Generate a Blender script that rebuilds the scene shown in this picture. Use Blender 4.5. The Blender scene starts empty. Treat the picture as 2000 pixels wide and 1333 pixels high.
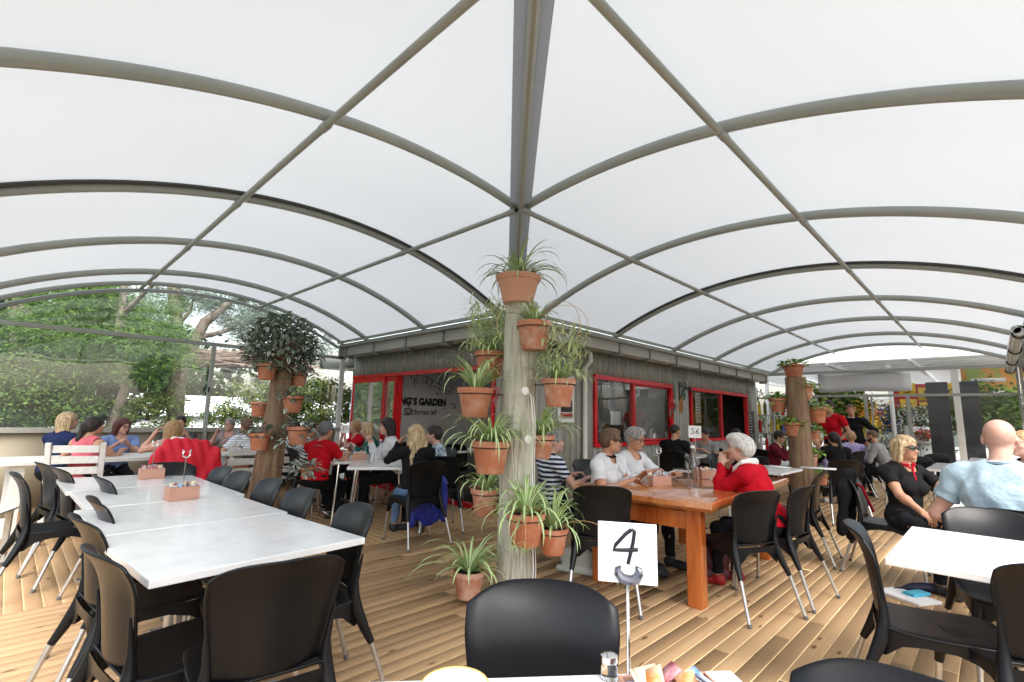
import bpy, bmesh, math, random
import numpy as np
from mathutils import Vector, Matrix
random.seed(7); RNG = np.random.default_rng(7)
scene = bpy.context.scene
COL = scene.collection
R_ = math.radians
# ---------------------------------------------------------------- camera
FPX, PITCH, YAW, ROLL, CH = 954.6, R_(8.73), R_(44.48), R_(1.35), 1.33
cF = np.array([math.cos(PITCH)*math.cos(YAW), math.cos(PITCH)*math.sin(YAW), math.sin(PITCH)])
cR = np.array([math.sin(YAW), -math.cos(YAW), 0.0]); cU = np.cross(cR, cF)
cR, cU = cR*math.cos(ROLL)+cU*math.sin(ROLL), -cR*math.sin(ROLL)+cU*math.cos(ROLL)
cC = np.array([0, 0, CH])
cam = bpy.data.cameras.new('camera'); camo = bpy.data.objects.new('camera', cam); COL.objects.link(camo)
camo.matrix_world = Matrix(((cR[0], cU[0], -cF[0], 0), (cR[1], cU[1], -cF[1], 0), (cR[2], cU[2], -cF[2], CH), (0, 0, 0, 1)))
cam.sensor_width = 36; cam.lens = 36*FPX/2000; cam.clip_end = 600; cam.clip_start = 0.05
scene.camera = camo
def ray(x, y): return cF + cR*(x-1000)/FPX - cU*(y-666.5)/FPX
def onz(x, y, z=0.0):
    d = ray(x, y); return Vector(cC + d*(z-CH)/d[2])
def onx(x, y, v):
    d = ray(x, y); return Vector(cC + d*v/d[0])
def ony(x, y, v):
    d = ray(x, y); return Vector(cC + d*v/d[1])
def dep(x, y, zc): return Vector(cC + ray(x, y)*zc)
def az(x, y=820):
    d = ray(x, y); return math.degrees(math.atan2(d[1], d[0]))
# ---------------------------------------------------------------- light: bright overcast day
w = bpy.data.worlds.new('World'); scene.world = w; w.use_nodes = True
nt = w.node_tree; nt.nodes.clear()
sky = nt.nodes.new('ShaderNodeTexSky'); sky.sky_type = 'NISHITA'; sky.sun_disc = False
SUN_EL, SUN_AZ = 55, 246
sky.sun_elevation = R_(SUN_EL); sky.sun_rotation = R_(90-SUN_AZ); sky.dust_density = 4; sky.ozone_density = 1; sky.air_density = 1.5
hs = nt.nodes.new('ShaderNodeHueSaturation'); hs.inputs['Saturation'].default_value = 0.5
bg = nt.nodes.new('ShaderNodeBackground'); bg.inputs['Strength'].default_value = 0.15
wo = nt.nodes.new('ShaderNodeOutputWorld')
nt.links.new(sky.outputs[0], hs.inputs['Color']); nt.links.new(hs.outputs[0], bg.inputs[0]); nt.links.new(bg.outputs[0], wo.inputs[0])
sl = bpy.data.lights.new('sun', 'SUN'); sl.energy = 1.1; sl.angle = R_(35); sl.color = (1, .97, .93)
so = bpy.data.objects.new('sun', sl); COL.objects.link(so)
sd = Vector((math.cos(R_(SUN_AZ))*math.cos(R_(SUN_EL)), math.sin(R_(SUN_AZ))*math.cos(R_(SUN_EL)), math.sin(R_(SUN_EL))))
so.rotation_euler = sd.to_track_quat('Z', 'Y').to_euler()
scene.view_settings.view_transform = 'Standard'; scene.view_settings.look = 'None'
scene.view_settings.exposure = 1.7; scene.view_settings.gamma = 1; scene.view_settings.use_curve_mapping = False
scene.render.engine = 'CYCLES'
cy = scene.cycles; cy.max_bounces = 8; cy.diffuse_bounces = 5; cy.glossy_bounces = 4; cy.transmission_bounces = 6
cy.transparent_max_bounces = 16; cy.caustics_reflective = False; cy.caustics_refractive = False
cy.use_denoising = True; cy.sample_clamp_indirect = 6
# ---------------------------------------------------------------- materials
MATS = {}
def M(name, col=(.5, .5, .5), rough=.5, metal=0, var=None, scale=8, stretch=(1, 1, 1), bump=0, bscale=60, bdist=.002, spec=.5,
      trans=0, alpha=None, emit=None, rnd=0, detail=4, lo=.35, hi=.65, sheen=0, coat=0, ior=1.45, rvar=0):
    """principled material; var = second colour mixed in by noise; rnd = per-object brightness change."""
    m = bpy.data.materials.new(name); m.use_nodes = True; t = m.node_tree; N = t.nodes; L = t.links
    b = N['Principled BSDF']
    b.inputs['Base Color'].default_value = (*col, 1); b.inputs['Roughness'].default_value = rough
    b.inputs['Metallic'].default_value = metal; b.inputs['Specular IOR Level'].default_value = spec
    b.inputs['IOR'].default_value = ior
    if trans: b.inputs['Transmission Weight'].default_value = trans
    if sheen: b.inputs['Sheen Weight'].default_value = sheen
    if coat: b.inputs['Coat Weight'].default_value = coat; b.inputs['Coat Roughness'].default_value = .06
    if emit: b.inputs['Emission Color'].default_value = (*emit[0], 1); b.inputs['Emission Strength'].default_value = emit[1]
    tc = N.new('ShaderNodeTexCoord'); mp = N.new('ShaderNodeMapping'); mp.inputs['Scale'].default_value = stretch
    oi = N.new('ShaderNodeObjectInfo')
    va = N.new('ShaderNodeVectorMath'); va.operation = 'ADD'
    ml = N.new('ShaderNodeMath'); ml.operation = 'MULTIPLY'; ml.inputs[1].default_value = 37.0
    L.new(oi.outputs['Random'], ml.inputs[0]); L.new(tc.outputs['Object'], va.inputs[0]); L.new(ml.outputs[0], va.inputs[1])
    L.new(va.outputs[0], mp.inputs['Vector'])
    src = None
    if var is not None:
        n = N.new('ShaderNodeTexNoise'); n.inputs['Scale'].default_value = scale; n.inputs['Detail'].default_value = detail
        n.inputs['Roughness'].default_value = .6
        L.new(mp.outputs[0], n.inputs['Vector'])
        cr = N.new('ShaderNodeValToRGB'); cr.color_ramp.elements[0].position = lo; cr.color_ramp.elements[1].position = hi
        cr.color_ramp.elements[0].color = (*col, 1); cr.color_ramp.elements[1].color = (*var, 1)
        L.new(n.outputs['Fac'], cr.inputs[0]); src = cr.outputs[0]
        if rvar:
            mr = N.new('ShaderNodeMapRange'); mr.inputs['To Min'].default_value = max(0, rough-rvar); mr.inputs['To Max'].default_value = rough+rvar
            L.new(n.outputs['Fac'], mr.inputs['Value']); L.new(mr.outputs[0], b.inputs['Roughness'])
    if rnd:
        hsv = N.new('ShaderNodeHueSaturation')
        mr = N.new('ShaderNodeMapRange'); mr.inputs['To Min'].default_value = 1-rnd; mr.inputs['To Max'].default_value = 1+rnd
        L.new(oi.outputs['Random'], mr.inputs['Value']); L.new(mr.outputs[0], hsv.inputs['Value'])
        if src: L.new(src, hsv.inputs['Color'])
        else: hsv.inputs['Color'].default_value = (*col, 1)
        src = hsv.outputs[0]
    if src: L.new(src, b.inputs['Base Color'])
    if bump:
        n2 = N.new('ShaderNodeTexNoise'); n2.inputs['Scale'].default_value = bscale; n2.inputs['Detail'].default_value = 3
        L.new(mp.outputs[0], n2.inputs['Vector'])
        bp = N.new('ShaderNodeBump'); bp.inputs['Strength'].default_value = bump; bp.inputs['Distance'].default_value = bdist
        L.new(n2.outputs['Fac'], bp.inputs['Height']); L.new(bp.outputs[0], b.inputs['Normal'])
    MATS[name] = m
    return m
def plain_fabric(name, c, c2=None, **k):
    return M(name, c, .85, var=c2 or tuple(v*.75 for v in c), scale=9, bump=.6, bscale=22, bdist=.014, spec=.12, sheen=.15 if sum(c) > .6 else 0, **k)

def wood_deck():
    m = M('deck_timber', (.43, .27, .14), .62, var=(.49, .325, .18), scale=7, stretch=(.13, 6, 6), bump=.2, bscale=70, bdist=.001, rnd=.06, lo=.3, hi=.8, spec=.2)
    t = m.node_tree; N = t.nodes; L = t.links; b = N['Principled BSDF']
    mp = next(n for n in N if n.type == 'MAPPING'); src = b.inputs['Base Color'].links[0].from_socket
    # knots and dark dirt streaks, coordinates in metres
    va = mp.inputs['Vector'].links[0].from_socket
    m2 = N.new('ShaderNodeMapping'); m2.inputs['Scale'].default_value = (2.6, 7, 7); L.new(va, m2.inputs['Vector'])
    v = N.new('ShaderNodeTexVoronoi'); v.inputs['Scale'].default_value = 1.4; L.new(m2.outputs[0], v.inputs['Vector'])
    cr = N.new('ShaderNodeValToRGB'); cr.color_ramp.elements[0].position = .07; cr.color_ramp.elements[0].color = (.22, .13, .09, 1)
    cr.color_ramp.elements[1].position = .16; cr.color_ramp.elements[1].color = (1, 1, 1, 1); L.new(v.outputs['Distance'], cr.inputs[0])
    mx = N.new('ShaderNodeMixRGB'); mx.blend_type = 'MULTIPLY'; mx.inputs[0].default_value = .85
    L.new(src, mx.inputs[1]); L.new(cr.outputs[0], mx.inputs[2])
    # worn grey patches over the whole deck
    g = N.new('ShaderNodeTexNoise'); g.inputs['Scale'].default_value = 1.3; g.inputs['Detail'].default_value = 5
    gm = N.new('ShaderNodeNewGeometry'); L.new(gm.outputs['Position'], g.inputs['Vector'])
    c2 = N.new('ShaderNodeValToRGB'); c2.color_ramp.elements[0].position = .45; c2.color_ramp.elements[0].color = (0, 0, 0, 1)
    c2.color_ramp.elements[1].position = .8; c2.color_ramp.elements[1].color = (.3, .3, .3, 1); L.new(g.outputs['Fac'], c2.inputs[0])
    m3 = N.new('ShaderNodeMixRGB'); L.new(c2.outputs[0], m3.inputs[0]); L.new(mx.outputs[0], m3.inputs[1]); m3.inputs[2].default_value = (.26, .165, .095, 1)
    L.new(m3.outputs[0], b.inputs['Base Color'])
    return m
wood_deck()
M('deck_gap', (.9, .68, .38), .8)
def membrane():
    m = bpy.data.materials.new('white_membrane'); m.use_nodes = True; t = m.node_tree; N = t.nodes; L = t.links; N.clear()
    o = N.new('ShaderNodeOutputMaterial'); d = N.new('ShaderNodeBsdfDiffuse'); tr = N.new('ShaderNodeBsdfTranslucent'); mx = N.new('ShaderNodeMixShader')
    g = N.new('ShaderNodeTexNoise'); g.inputs['Scale'].default_value = .45; g.inputs['Detail'].default_value = 7
    tc = N.new('ShaderNodeTexCoord'); L.new(tc.outputs['Object'], g.inputs['Vector'])
    cr = N.new('ShaderNodeValToRGB'); cr.color_ramp.elements[0].color = (.262, .279, .288, 1); cr.color_ramp.elements[1].color = (.325, .343, .352, 1)
    L.new(g.outputs['Fac'], cr.inputs[0])
    L.new(cr.outputs[0], tr.inputs[0]); d.inputs[0].default_value = (.86, .87, .88, 1)
    mx.inputs[0].default_value = .56; L.new(d.outputs[0], mx.inputs[1]); L.new(tr.outputs[0], mx.inputs[2]); L.new(mx.outputs[0], o.inputs[0])
    MATS['white_membrane'] = m
membrane()
mb_ = MATS['white_membrane'].copy(); mb_.name = 'bright_membrane'; MATS['bright_membrane'] = mb_
for e_ in next(n for n in mb_.node_tree.nodes if n.type == 'VALTORGB').color_ramp.elements: e_.color = (.85, .86, .87, 1)
def clear_sheet(name, gl=.12, tint=(.93, .95, .95), rough=.03, haze=.06):
    m = bpy.data.materials.new(name); m.use_nodes = True; t = m.node_tree; N = t.nodes; L = t.links; N.clear()
    o = N.new('ShaderNodeOutputMaterial'); tr = N.new('ShaderNodeBsdfTransparent'); tr.inputs[0].default_value = (*tint, 1)
    gb = N.new('ShaderNodeBsdfGlossy'); gb.inputs['Roughness'].default_value = rough; gb.inputs['Color'].default_value = (1, 1, 1, 1)
    df = N.new('ShaderNodeBsdfDiffuse'); df.inputs[0].default_value = (.8, .82, .82, 1)
    fr = N.new('ShaderNodeFresnel'); fr.inputs[0].default_value = 1.45
    ad = N.new('ShaderNodeMath'); ad.operation = 'ADD'; ad.inputs[1].default_value = gl; L.new(fr.outputs[0], ad.inputs[0])
    n = N.new('ShaderNodeTexNoise'); n.inputs['Scale'].default_value = 1.6; n.inputs['Detail'].default_value = 1
    tc = N.new('ShaderNodeTexCoord'); L.new(tc.outputs['Object'], n.inputs['Vector'])
    bp = N.new('ShaderNodeBump'); bp.inputs['Strength'].default_value = .25; bp.inputs['Distance'].default_value = .02
    L.new(n.outputs['Fac'], bp.inputs['Height']); L.new(bp.outputs[0], gb.inputs['Normal'])
    m1 = N.new('ShaderNodeMixShader'); L.new(ad.outputs[0], m1.inputs[0]); L.new(tr.outputs[0], m1.inputs[1]); L.new(gb.outputs[0], m1.inputs[2])
    m2 = N.new('ShaderNodeMixShader'); m2.inputs[0].default_value = haze; L.new(m1.outputs[0], m2.inputs[1]); L.new(df.outputs[0], m2.inputs[2])
    L.new(m2.outputs[0], o.inputs[0]); MATS[name] = m
clear_sheet('clear_vinyl', .06, haze=.022); clear_sheet('clear_thin', 0, haze=.012); clear_sheet('window_glass', .12, haze=.0); clear_sheet('door_glass', .3, haze=.12)  # door_glass: pale haze mixed in to imitate a washed-out reflection on the panes
M('grey_green_frame', (.32, .335, .31), .36, var=(.36, .37, .34), scale=3, spec=.5)
M('dark_track', (.05, .05, .045), .5)
fb_ = MATS['white_membrane'].copy(); fb_.name = 'flange_fabric'; MATS['flange_fabric'] = fb_
for e_ in next(n for n in fb_.node_tree.nodes if n.type == 'VALTORGB').color_ramp.elements: e_.color = (.26, .27, .3, 1)
for n_ in fb_.node_tree.nodes:
    if n_.type == 'BSDF_DIFFUSE': n_.inputs[0].default_value = (.6, .64, .74, 1)
M('fascia_paint', (.42, .41, .37), .5, var=(.45, .44, .4), scale=2)
M('wall_boards', (.31, .305, .27), .55, var=(.335, .33, .295), scale=3, stretch=(3, 3, .6), bump=.2, bscale=30, rnd=.07)
M('red_paint', (.66, .008, .018), .25, spec=.6, var=(.56, .006, .012), scale=4)
M('white_paint', (.75, .75, .73), .45)
M('beige_panel', (.3, .255, .18), .6, var=(.34, .29, .21), scale=2)
M('sill_grey', (.33, .32, .28), .5)
M('black_plastic', (.0028, .0033, .005), .36, var=(.0045, .0052, .007), scale=5, spec=.36, lo=.3, hi=.8, rnd=.2)
M('aluminium', (.62, .62, .62), .35, metal=.9, var=(.5, .5, .5), scale=20)
M('chrome', (.8, .8, .8), .12, metal=1)
M('foot_plastic', (.12, .12, .12), .6)
M('marble_top', (.74, .745, .745), .17, var=(.6, .615, .63), scale=9, detail=12, lo=.48, hi=.8, spec=.5, rnd=.02)
M('lacquered_timber', (.30, .075, .02), .16, var=(.56, .22, .06), scale=2.6, stretch=(.5, 6, 6), coat=.9, detail=7, spec=.5, lo=.3, hi=.7)
M('timber_leg', (.34, .07, .012), .25, var=(.55, .16, .035), scale=2.5, stretch=(5, 5, .7), coat=.5, detail=6)
M('white_timber', (.72, .71, .68), .55, var=(.6, .59, .56), scale=3, stretch=(1, 6, 6))
M('grey_log', (.26, .25, .19), .85, var=(.62, .6, .51), scale=5, stretch=(6, 6, .4), bump=1, bscale=16, bdist=.02, detail=9, lo=.3, hi=.5)
M('brown_log', (.15, .085, .05), .85, var=(.3, .2, .125), scale=4, stretch=(5, 5, .45), bump=.8, bscale=20, bdist=.012, detail=8)
M('bark', (.1, .075, .055), .9, var=(.26, .21, .17), scale=3, stretch=(3, 3, .6), bump=.8, bscale=12, bdist=.02)
M('pale_bark', (.2, .16, .13), .9, var=(.33, .28, .24), scale=3, stretch=(3, 3, .6), bump=.6, bscale=12, bdist=.02)
M('terracotta', (.5, .175, .09), .75, var=(.6, .3, .2), scale=1.3, detail=5, lo=.42, hi=.7, rnd=.14, bump=.15, bscale=80)
M('worn_terracotta', (.5, .2, .12), .8, var=(.68, .5, .42), scale=1.1, detail=5, lo=.45, hi=.75, rnd=.08, bump=.1, bscale=80)
M('peach_plastic', (.66, .33, .22), .45, rnd=.05)
M('soil', (.035, .022, .015), .95, bump=1, bscale=80, bdist=.01, var=(.08, .055, .04), scale=60)
M('leaf_green', (.27, .42, .12), .45, rnd=.1, spec=.4); M('leaf_cream', (.72, .78, .52), .5, spec=.4)
M('leaf_bright', (.17, .34, .05), .4, var=(.32, .48, .1), scale=14, rnd=.15); M('leaf_silver', (.55, .64, .54), .35); M('leaf_dark', (.06, .11, .06), .35)
M('leaf_purple', (.06, .015, .035), .5); M('runner_stalk', (.55, .36, .15), .6)
M('paper_white', (.8, .8, .8), .6); M('ink', (.012, .013, .02), .5); M('sign_white', (.82, .82, .83), .35)
M('caddy_card', (.44, .23, .16), .6, var=(.5, .27, .2), scale=6)
M('clear_glass', (1, 1, 1), .02, trans=1, ior=1.4, spec=.5)
M('cup_white', (.8, .8, .79), .15); M('white_cloth', (.75, .75, .73), .9, bump=.8, bscale=30, bdist=.01)
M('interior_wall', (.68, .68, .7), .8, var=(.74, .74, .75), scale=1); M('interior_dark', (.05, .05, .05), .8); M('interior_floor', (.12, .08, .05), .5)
M('grey_blind', (.45, .46, .46), .6)
M('ground_soil', (.075, .08, .065), .95, var=(.05, .065, .04), scale=2, bump=.6, bscale=8, bdist=.05)
M('paving', (.4, .38, .35), .8, var=(.48, .46, .42), scale=1.2)
M('black_panel', (.018, .02, .026), .3, spec=.5); M('metal_dark', (.02, .02, .02), .5)
M('shade_grey', (.6, .61, .63), .7, bump=.3, bscale=3, bdist=.03); M('roof_white', (.8, .8, .8), .6)
# ---------------------------------------------------------------- mesh helpers
def newmesh(name, V, F, mats, mi=None, smooth=False):
    me = bpy.data.meshes.new(name)
    V = np.asarray(V, dtype=np.float32); me.vertices.add(len(V)); me.vertices.foreach_set('co', V.ravel())
    if isinstance(F, np.ndarray):
        n, k = F.shape; me.loops.add(n*k); me.loops.foreach_set('vertex_index', F.astype(np.int32).ravel())
        me.polygons.add(n); me.polygons.foreach_set('loop_start', np.arange(0, n*k, k, dtype=np.int32))
    else:
        ls = [len(f) for f in F]; st = np.concatenate([[0], np.cumsum(ls)[:-1]]).astype(np.int32) if F else np.zeros(0, np.int32)
        fl = np.array([i for f in F for i in f], dtype=np.int32)
        me.loops.add(len(fl)); me.loops.foreach_set('vertex_index', fl); me.polygons.add(len(F)); me.polygons.foreach_set('loop_start', st)
    for m in (mats if isinstance(mats, (list, tuple)) else [mats]): me.materials.append(MATS[m] if isinstance(m, str) else m)
    if mi is not None: me.polygons.foreach_set('material_index', np.asarray(mi, dtype=np.int32))
    if smooth: me.polygons.foreach_set('use_smooth', np.ones(len(me.polygons), dtype=bool))
    me.update(calc_edges=True); return me
def link(name, me, parent=None, loc=None, rot=None):
    o = bpy.data.objects.new(name, me); COL.objects.link(o)
    if parent: o.parent = parent
    if loc is not None: o.location = loc
    if rot is not None: o.rotation_euler = rot
    return o
def empty(name, loc=(0, 0, 0), rz=0):
    o = bpy.data.objects.new(name, None); o.empty_display_size = .1; COL.objects.link(o); o.location = loc; o.rotation_euler = (0, 0, rz); return o
def tag(o, label=None, cat=None, group=None, kind=None):
    for k, v in (('label', label), ('category', cat), ('group', group), ('kind', kind)):
        if v: o[k] = v
    return o
def copy_tree(o, parent=None):
    c = o.copy(); COL.objects.link(c); c.parent = parent
    for ch in list(o.children): copy_tree(ch, c)
    return c
class MB:
    """collects simple solids"""
    def __init__(s): s.V = []; s.F = []; s.I = []
    def add(s, V, F, i=0):
        n = len(s.V); s.V += [tuple(v) for v in V]; s.F += [tuple(a+n for a in f) for f in F]; s.I += [i]*len(F); return s
    def box(s, a, b, i=0, rz=0, c=None):
        x0, y0, z0 = a; x1, y1, z1 = b
        V = [(x0, y0, z0), (x1, y0, z0), (x1, y1, z0), (x0, y1, z0), (x0, y0, z1), (x1, y0, z1), (x1, y1, z1), (x0, y1, z1)]
        return s.add(V, [(0, 3, 2, 1), (4, 5, 6, 7), (0, 1, 5, 4), (1, 2, 6, 5), (2, 3, 7, 6), (3, 0, 4, 7)], i)
    def cbox(s, c, sz, i=0): return s.box([c[k]-sz[k]/2 for k in range(3)], [c[k]+sz[k]/2 for k in range(3)], i)
    def obox(s, a, b, w, h, i=0, up=(0, 0, 1)):
        """bar from a to b, w wide and h high"""
        a = Vector(a); b = Vector(b); d = (b-a).normalized(); u = Vector(up)
        sx = d.cross(u); sx = sx.normalized() if sx.length > 1e-4 else Vector((1, 0, 0)); uz = sx.cross(d)
        V = [p+sx*(w/2)*q+uz*(h/2)*r for p in (a, b) for q, r in ((-1, -1), (1, -1), (1, 1), (-1, 1))]
        return s.add(V, [(0, 3, 2, 1), (4, 5, 6, 7), (0, 1, 5, 4), (1, 2, 6, 5), (2, 3, 7, 6), (3, 0, 4, 7)], i)
    def tube(s, pts, r, n=8, i=0, cap=True, flat=1.0):
        pts = [Vector(p) for p in pts]; rs = r if isinstance(r, (list, tuple)) else [r]*len(pts)
        V = []; prev = None
        for k, p in enumerate(pts):
            d = (pts[min(k+1, len(pts)-1)]-pts[max(k-1, 0)]).normalized()
            if prev is None:
                u = Vector((0, 0, 1)) if abs(d.z) < .95 else Vector((1, 0, 0)); x = d.cross(u).normalized()
            else: x = (prev-d*prev.dot(d)).normalized()
            prev = x; y = d.cross(x)
            for q in range(n):
                a = 2*math.pi*q/n; V.append(p+x*math.cos(a)*rs[k]+y*math.sin(a)*rs[k]*flat)
        F = [(k*n+q, k*n+(q+1) % n, (k+1)*n+(q+1) % n, (k+1)*n+q) for k in range(len(pts)-1) for q in range(n)]
        if cap: F += [tuple(reversed(range(n))), tuple((len(pts)-1)*n+q for q in range(n))]
        return s.add(V, F, i)
    def lathe(s, prof, n=24, c=(0, 0, 0), i=0, cap=(True, True)):
        V = [(c[0]+r*math.cos(2*math.pi*q/n), c[1]+r*math.sin(2*math.pi*q/n), c[2]+z) for r, z in prof for q in range(n)]
        F = [(k*n+q, k*n+(q+1) % n, (k+1)*n+(q+1) % n, (k+1)*n+q) for k in range(len(prof)-1) for q in range(n)]
        if cap[0]: F.append(tuple(reversed(range(n))))
        if cap[1]: F.append(tuple((len(prof)-1)*n+q for q in range(n)))
        return s.add(V, F, i)
    def grid(s, P, i=0):
        a = len(P); b = len(P[0]); V = [p for r in P for p in r]
        return s.add(V, [(x*b+y, (x+1)*b+y, (x+1)*b+y+1, x*b+y+1) for x in range(a-1) for y in range(b-1)], i)
    def mesh(s, name, mats, smooth=False, bev=0, angle=40):
        me = newmesh(name, s.V, s.F, mats, s.I, smooth)
        if bev:
            bm = bmesh.new(); bm.from_mesh(me); bmesh.ops.remove_doubles(bm, verts=bm.verts, dist=1e-5)
            bmesh.ops.recalc_face_normals(bm, faces=bm.faces)
            es = [e for e in bm.edges if len(e.link_faces) == 2 and e.calc_face_angle(0) > R_(angle)]
            bmesh.ops.bevel(bm, geom=es, offset=bev, segments=2, affect='EDGES', profile=.6, clamp_overlap=True)
            bm.to_mesh(me); bm.free()
            for p in me.polygons: p.use_smooth = smooth
        if smooth:
            try: me.set_sharp_from_angle(angle=R_(angle))
            except Exception: pass
        return me
    def obj(s, name, mats, parent=None, smooth=False, bev=0, loc=None, rot=None, angle=40):
        return link(name, s.mesh(name, mats, smooth, bev, angle), parent, loc, rot)
def solid(o, t, off=-1, sub=0):
    m = o.modifiers.new('thickness', 'SOLIDIFY'); m.thickness = t; m.offset = off
    if sub:
        q = o.modifiers.new('round', 'SUBSURF'); q.levels = sub; q.render_levels = sub
    return o
def baked(o):
    """replace modifiers by their result so that copies share one mesh"""
    dg = bpy.context.evaluated_depsgraph_get(); me = bpy.data.meshes.new_from_object(o.evaluated_get(dg)); o.modifiers.clear(); o.data = me; return o
def text_mesh(name, s, size, mat, parent=None, bold=0, shear=0, depth=.001, align='LEFT', sx=1):
    cu = bpy.data.curves.new(name, 'FONT'); cu.body = s; cu.size = size; cu.extrude = depth; cu.offset = bold; cu.shear = shear; cu.align_x = align; cu.resolution_u = 3
    o = bpy.data.objects.new(name, cu); COL.objects.link(o); bpy.context.view_layer.update()
    dg = bpy.context.evaluated_depsgraph_get(); me = bpy.data.meshes.new_from_object(o.evaluated_get(dg)); bpy.data.objects.remove(o)
    me.materials.clear(); me.materials.append(MATS[mat]); me.name = name
    if sx != 1: me.transform(Matrix.Diagonal((sx, 1, 1, 1)))
    return link(name, me, parent)
# ================================================================ THE LARGE STRUCTURE
CXO, CYO = .06, -.06                      # the valley runs along x - y = 0.12
WX0, WX1 = -.42+CXO, 4.45+CXO             # left (far) vault: x range
WY0, WY1 = -.36+CYO, 4.45+CYO             # right vault: y range
YEND, XEND, Z0 = 9.15, 14.75, 2.66
SLO = -.5                                  # outer springing, in the unshifted frame
def arch(s, t=0):                          # barrel profile; the far part of the left vault springs a little lower
    lo = -.55+.2*min(1, max(0, (t-3)/3.4)); mid = (4.45+lo)/2; hf = (4.45-lo)/2; ri = .62; r = (hf*hf+ri*ri)/(2*ri)
    return Z0 + math.sqrt(max(0, r*r-(s-mid)**2)) - (r-ri)
# ground and decking
tag(MB().box((-200, -200, -.75), (200, 200, -.6)).obj('ground', 'ground_soil'), 'dark soil and leaf litter beyond the deck', kind='structure')
tag(MB().box((14.95, -14, -.59), (45, 14, -.02)).obj('pavement', 'paving'), 'pale concrete path of the garden centre', kind='structure')
dk = tag(MB().box((-.72, -.78, -.5), (14.9, 9.3, -.0045)).obj('deck', 'deck_gap'), 'timber deck of narrow boards', kind='structure')
BW, GAP = .0955, .0075
bmeshes = {}
def deck_board(x0, y0, L, along):
    key = round(L, 2)
    if key not in bmeshes:
        h = (BW-GAP)/2
        m = MB(); e = .0025
        V = [(0, -h, -.004), (key-.004, -h, -.004), (key-.004, h, -.004), (0, h, -.004), (0, -h, -e), (key-.004, -h, -e), (key-.004, h, -e), (0, h, -e),
             (0, -h+e, 0), (key-.004, -h+e, 0), (key-.004, h-e, 0), (0, h-e, 0)]
        m.add(V, [(0, 1, 5, 4), (1, 2, 6, 5), (2, 3, 7, 6), (3, 0, 4, 7), (4, 5, 9, 8), (6, 7, 11, 10), (8, 9, 10, 11), (5, 6, 10, 9), (7, 4, 8, 11)])
        bmeshes[key] = m.mesh('deck_board', 'deck_timber')
    o = link('deck_board', bmeshes[key], dk, (x0, y0, random.uniform(-.0008, .0008)), (0, 0, math.pi/2 if along == 'y' else 0)); return o
y = -.74
rows = 0
while y < 4.62:
    if True:
        c1 = random.uniform(2.2, 5.5); c2 = c1+random.uniform(3, 4.6)
        for a, b in ((-.7, c1), (c1, c2), (c2, 14.8)):
            if b-a > .3: deck_board(a, y, round(b-a, 1), 'x')
    y += BW
x = -.66; ysplit = 4.66
while x < 4.8:
    deck_board(x, ysplit, 4.5, 'y'); x += BW
# ---------------------------------------------------------------- canopy
canopy = tag(empty('canopy', (2, 2, 0)), 'white membrane canopy of two barrel vaults on grey-green ribs covering the whole deck', 'canopy')
def cl(o):
    o.parent = canopy; o.matrix_parent_inverse = Matrix.Translation((-2, -2, 0)); return o
def vault(side):
    P = []; n = 36
    for k in range(n+1):
        s = SLO+(4.45-SLO)*k/n
        row = []
        far = YEND+.06 if side == 'L' else XEND+.06
        for j in range(15):
            t = s+(far-s)*j/14
            sag = .018*math.sin(k/n*math.pi*9)*0
            z = arch(s, t if side == 'L' else 0)+.045
            row.append((s+CXO, t+CYO if j < 14 else far, z) if side == 'L' else (t+CXO if j < 14 else far, s+CYO, z))
        P.append(row)
    return P
for side in 'LR': cl(MB().grid(vault(side)).obj('membrane', 'white_membrane', smooth=True))
def ribline(side, c, dz=0, s0=None, s1=4.45, n=30):
    """rib of one vault in the plane at c; only beyond the valley"""
    lo = SLO+.05; hi = 4.45 if c >= 4.45 else c
    out = []
    for k in range(n+1):
        s = lo+(hi-lo)*k/n
        out.append((s+CXO, c+CYO, arch(s, c)+dz) if side == 'L' else (c+CXO, s+CYO, arch(s)+dz))
    return out
def rib(side, c, r=.033, dbl=False):
    pts = ribline(side, c)
    m = MB().tube(pts, r, 10, flat=1.25)
    if dbl:
        q = .045
        pp = [(p[0], p[1]-q*1.15, p[2]+.022) if side == 'L' else (p[0]-q*1.15, p[1], p[2]+.022) for p in pts]
        m.tube(pp, .017, 6, 1)
    cl(m.obj('rib', ['grey_green_frame', 'dark_track'], smooth=True))
for c, d in ((1.2, 0), (2.97, 0), (4.72, 1), (6.43, 0), (8.23, 0), (9.17, 0)): rib('L', c, dbl=bool(d), r=.033 if c < 9 else .027)
for c, d in ((1.2, 0), (2.97, 0), (4.87, 0), (6.83, 1), (8.9, 0), (10.86, 0), (12.88, 0), (14.75, 0)): rib('R', c, dbl=bool(d), r=.034)
for s in (1.15, 2.87):
    z = arch(s)-.072; zl = arch(s, 9)-.072
    st = s+.06
    m = MB().tube([(s+CXO, st+CYO, z), (s+CXO, 3.2, z), (s+CXO, 6.4, zl), (s+CXO, YEND-.02, zl)], .024, 10)
    for c in (1.2, 2.97, 4.72, 6.43, 8.23):
        if c > s: m.tube([(s+CXO, c-.09, arch(s, c)-.072), (s+CXO, c+.0, arch(s, c)-.072)], .029, 10)
    cl(m.obj('purlin', 'grey_green_frame', smooth=True))
    m = MB().tube([(st+CXO, s+CYO, z), (XEND-.02, s+CYO, z)], .024, 10)
    for c in (1.2, 2.97, 4.87, 6.83, 8.9, 10.86, 12.88):
        if c > s: m.tube([(c-.03, s+CYO, z), (c+.08, s+CYO, z)], .029, 10)
    cl(m.obj('purlin', 'grey_green_frame', smooth=True))
s = 2.87; m = MB()
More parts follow.
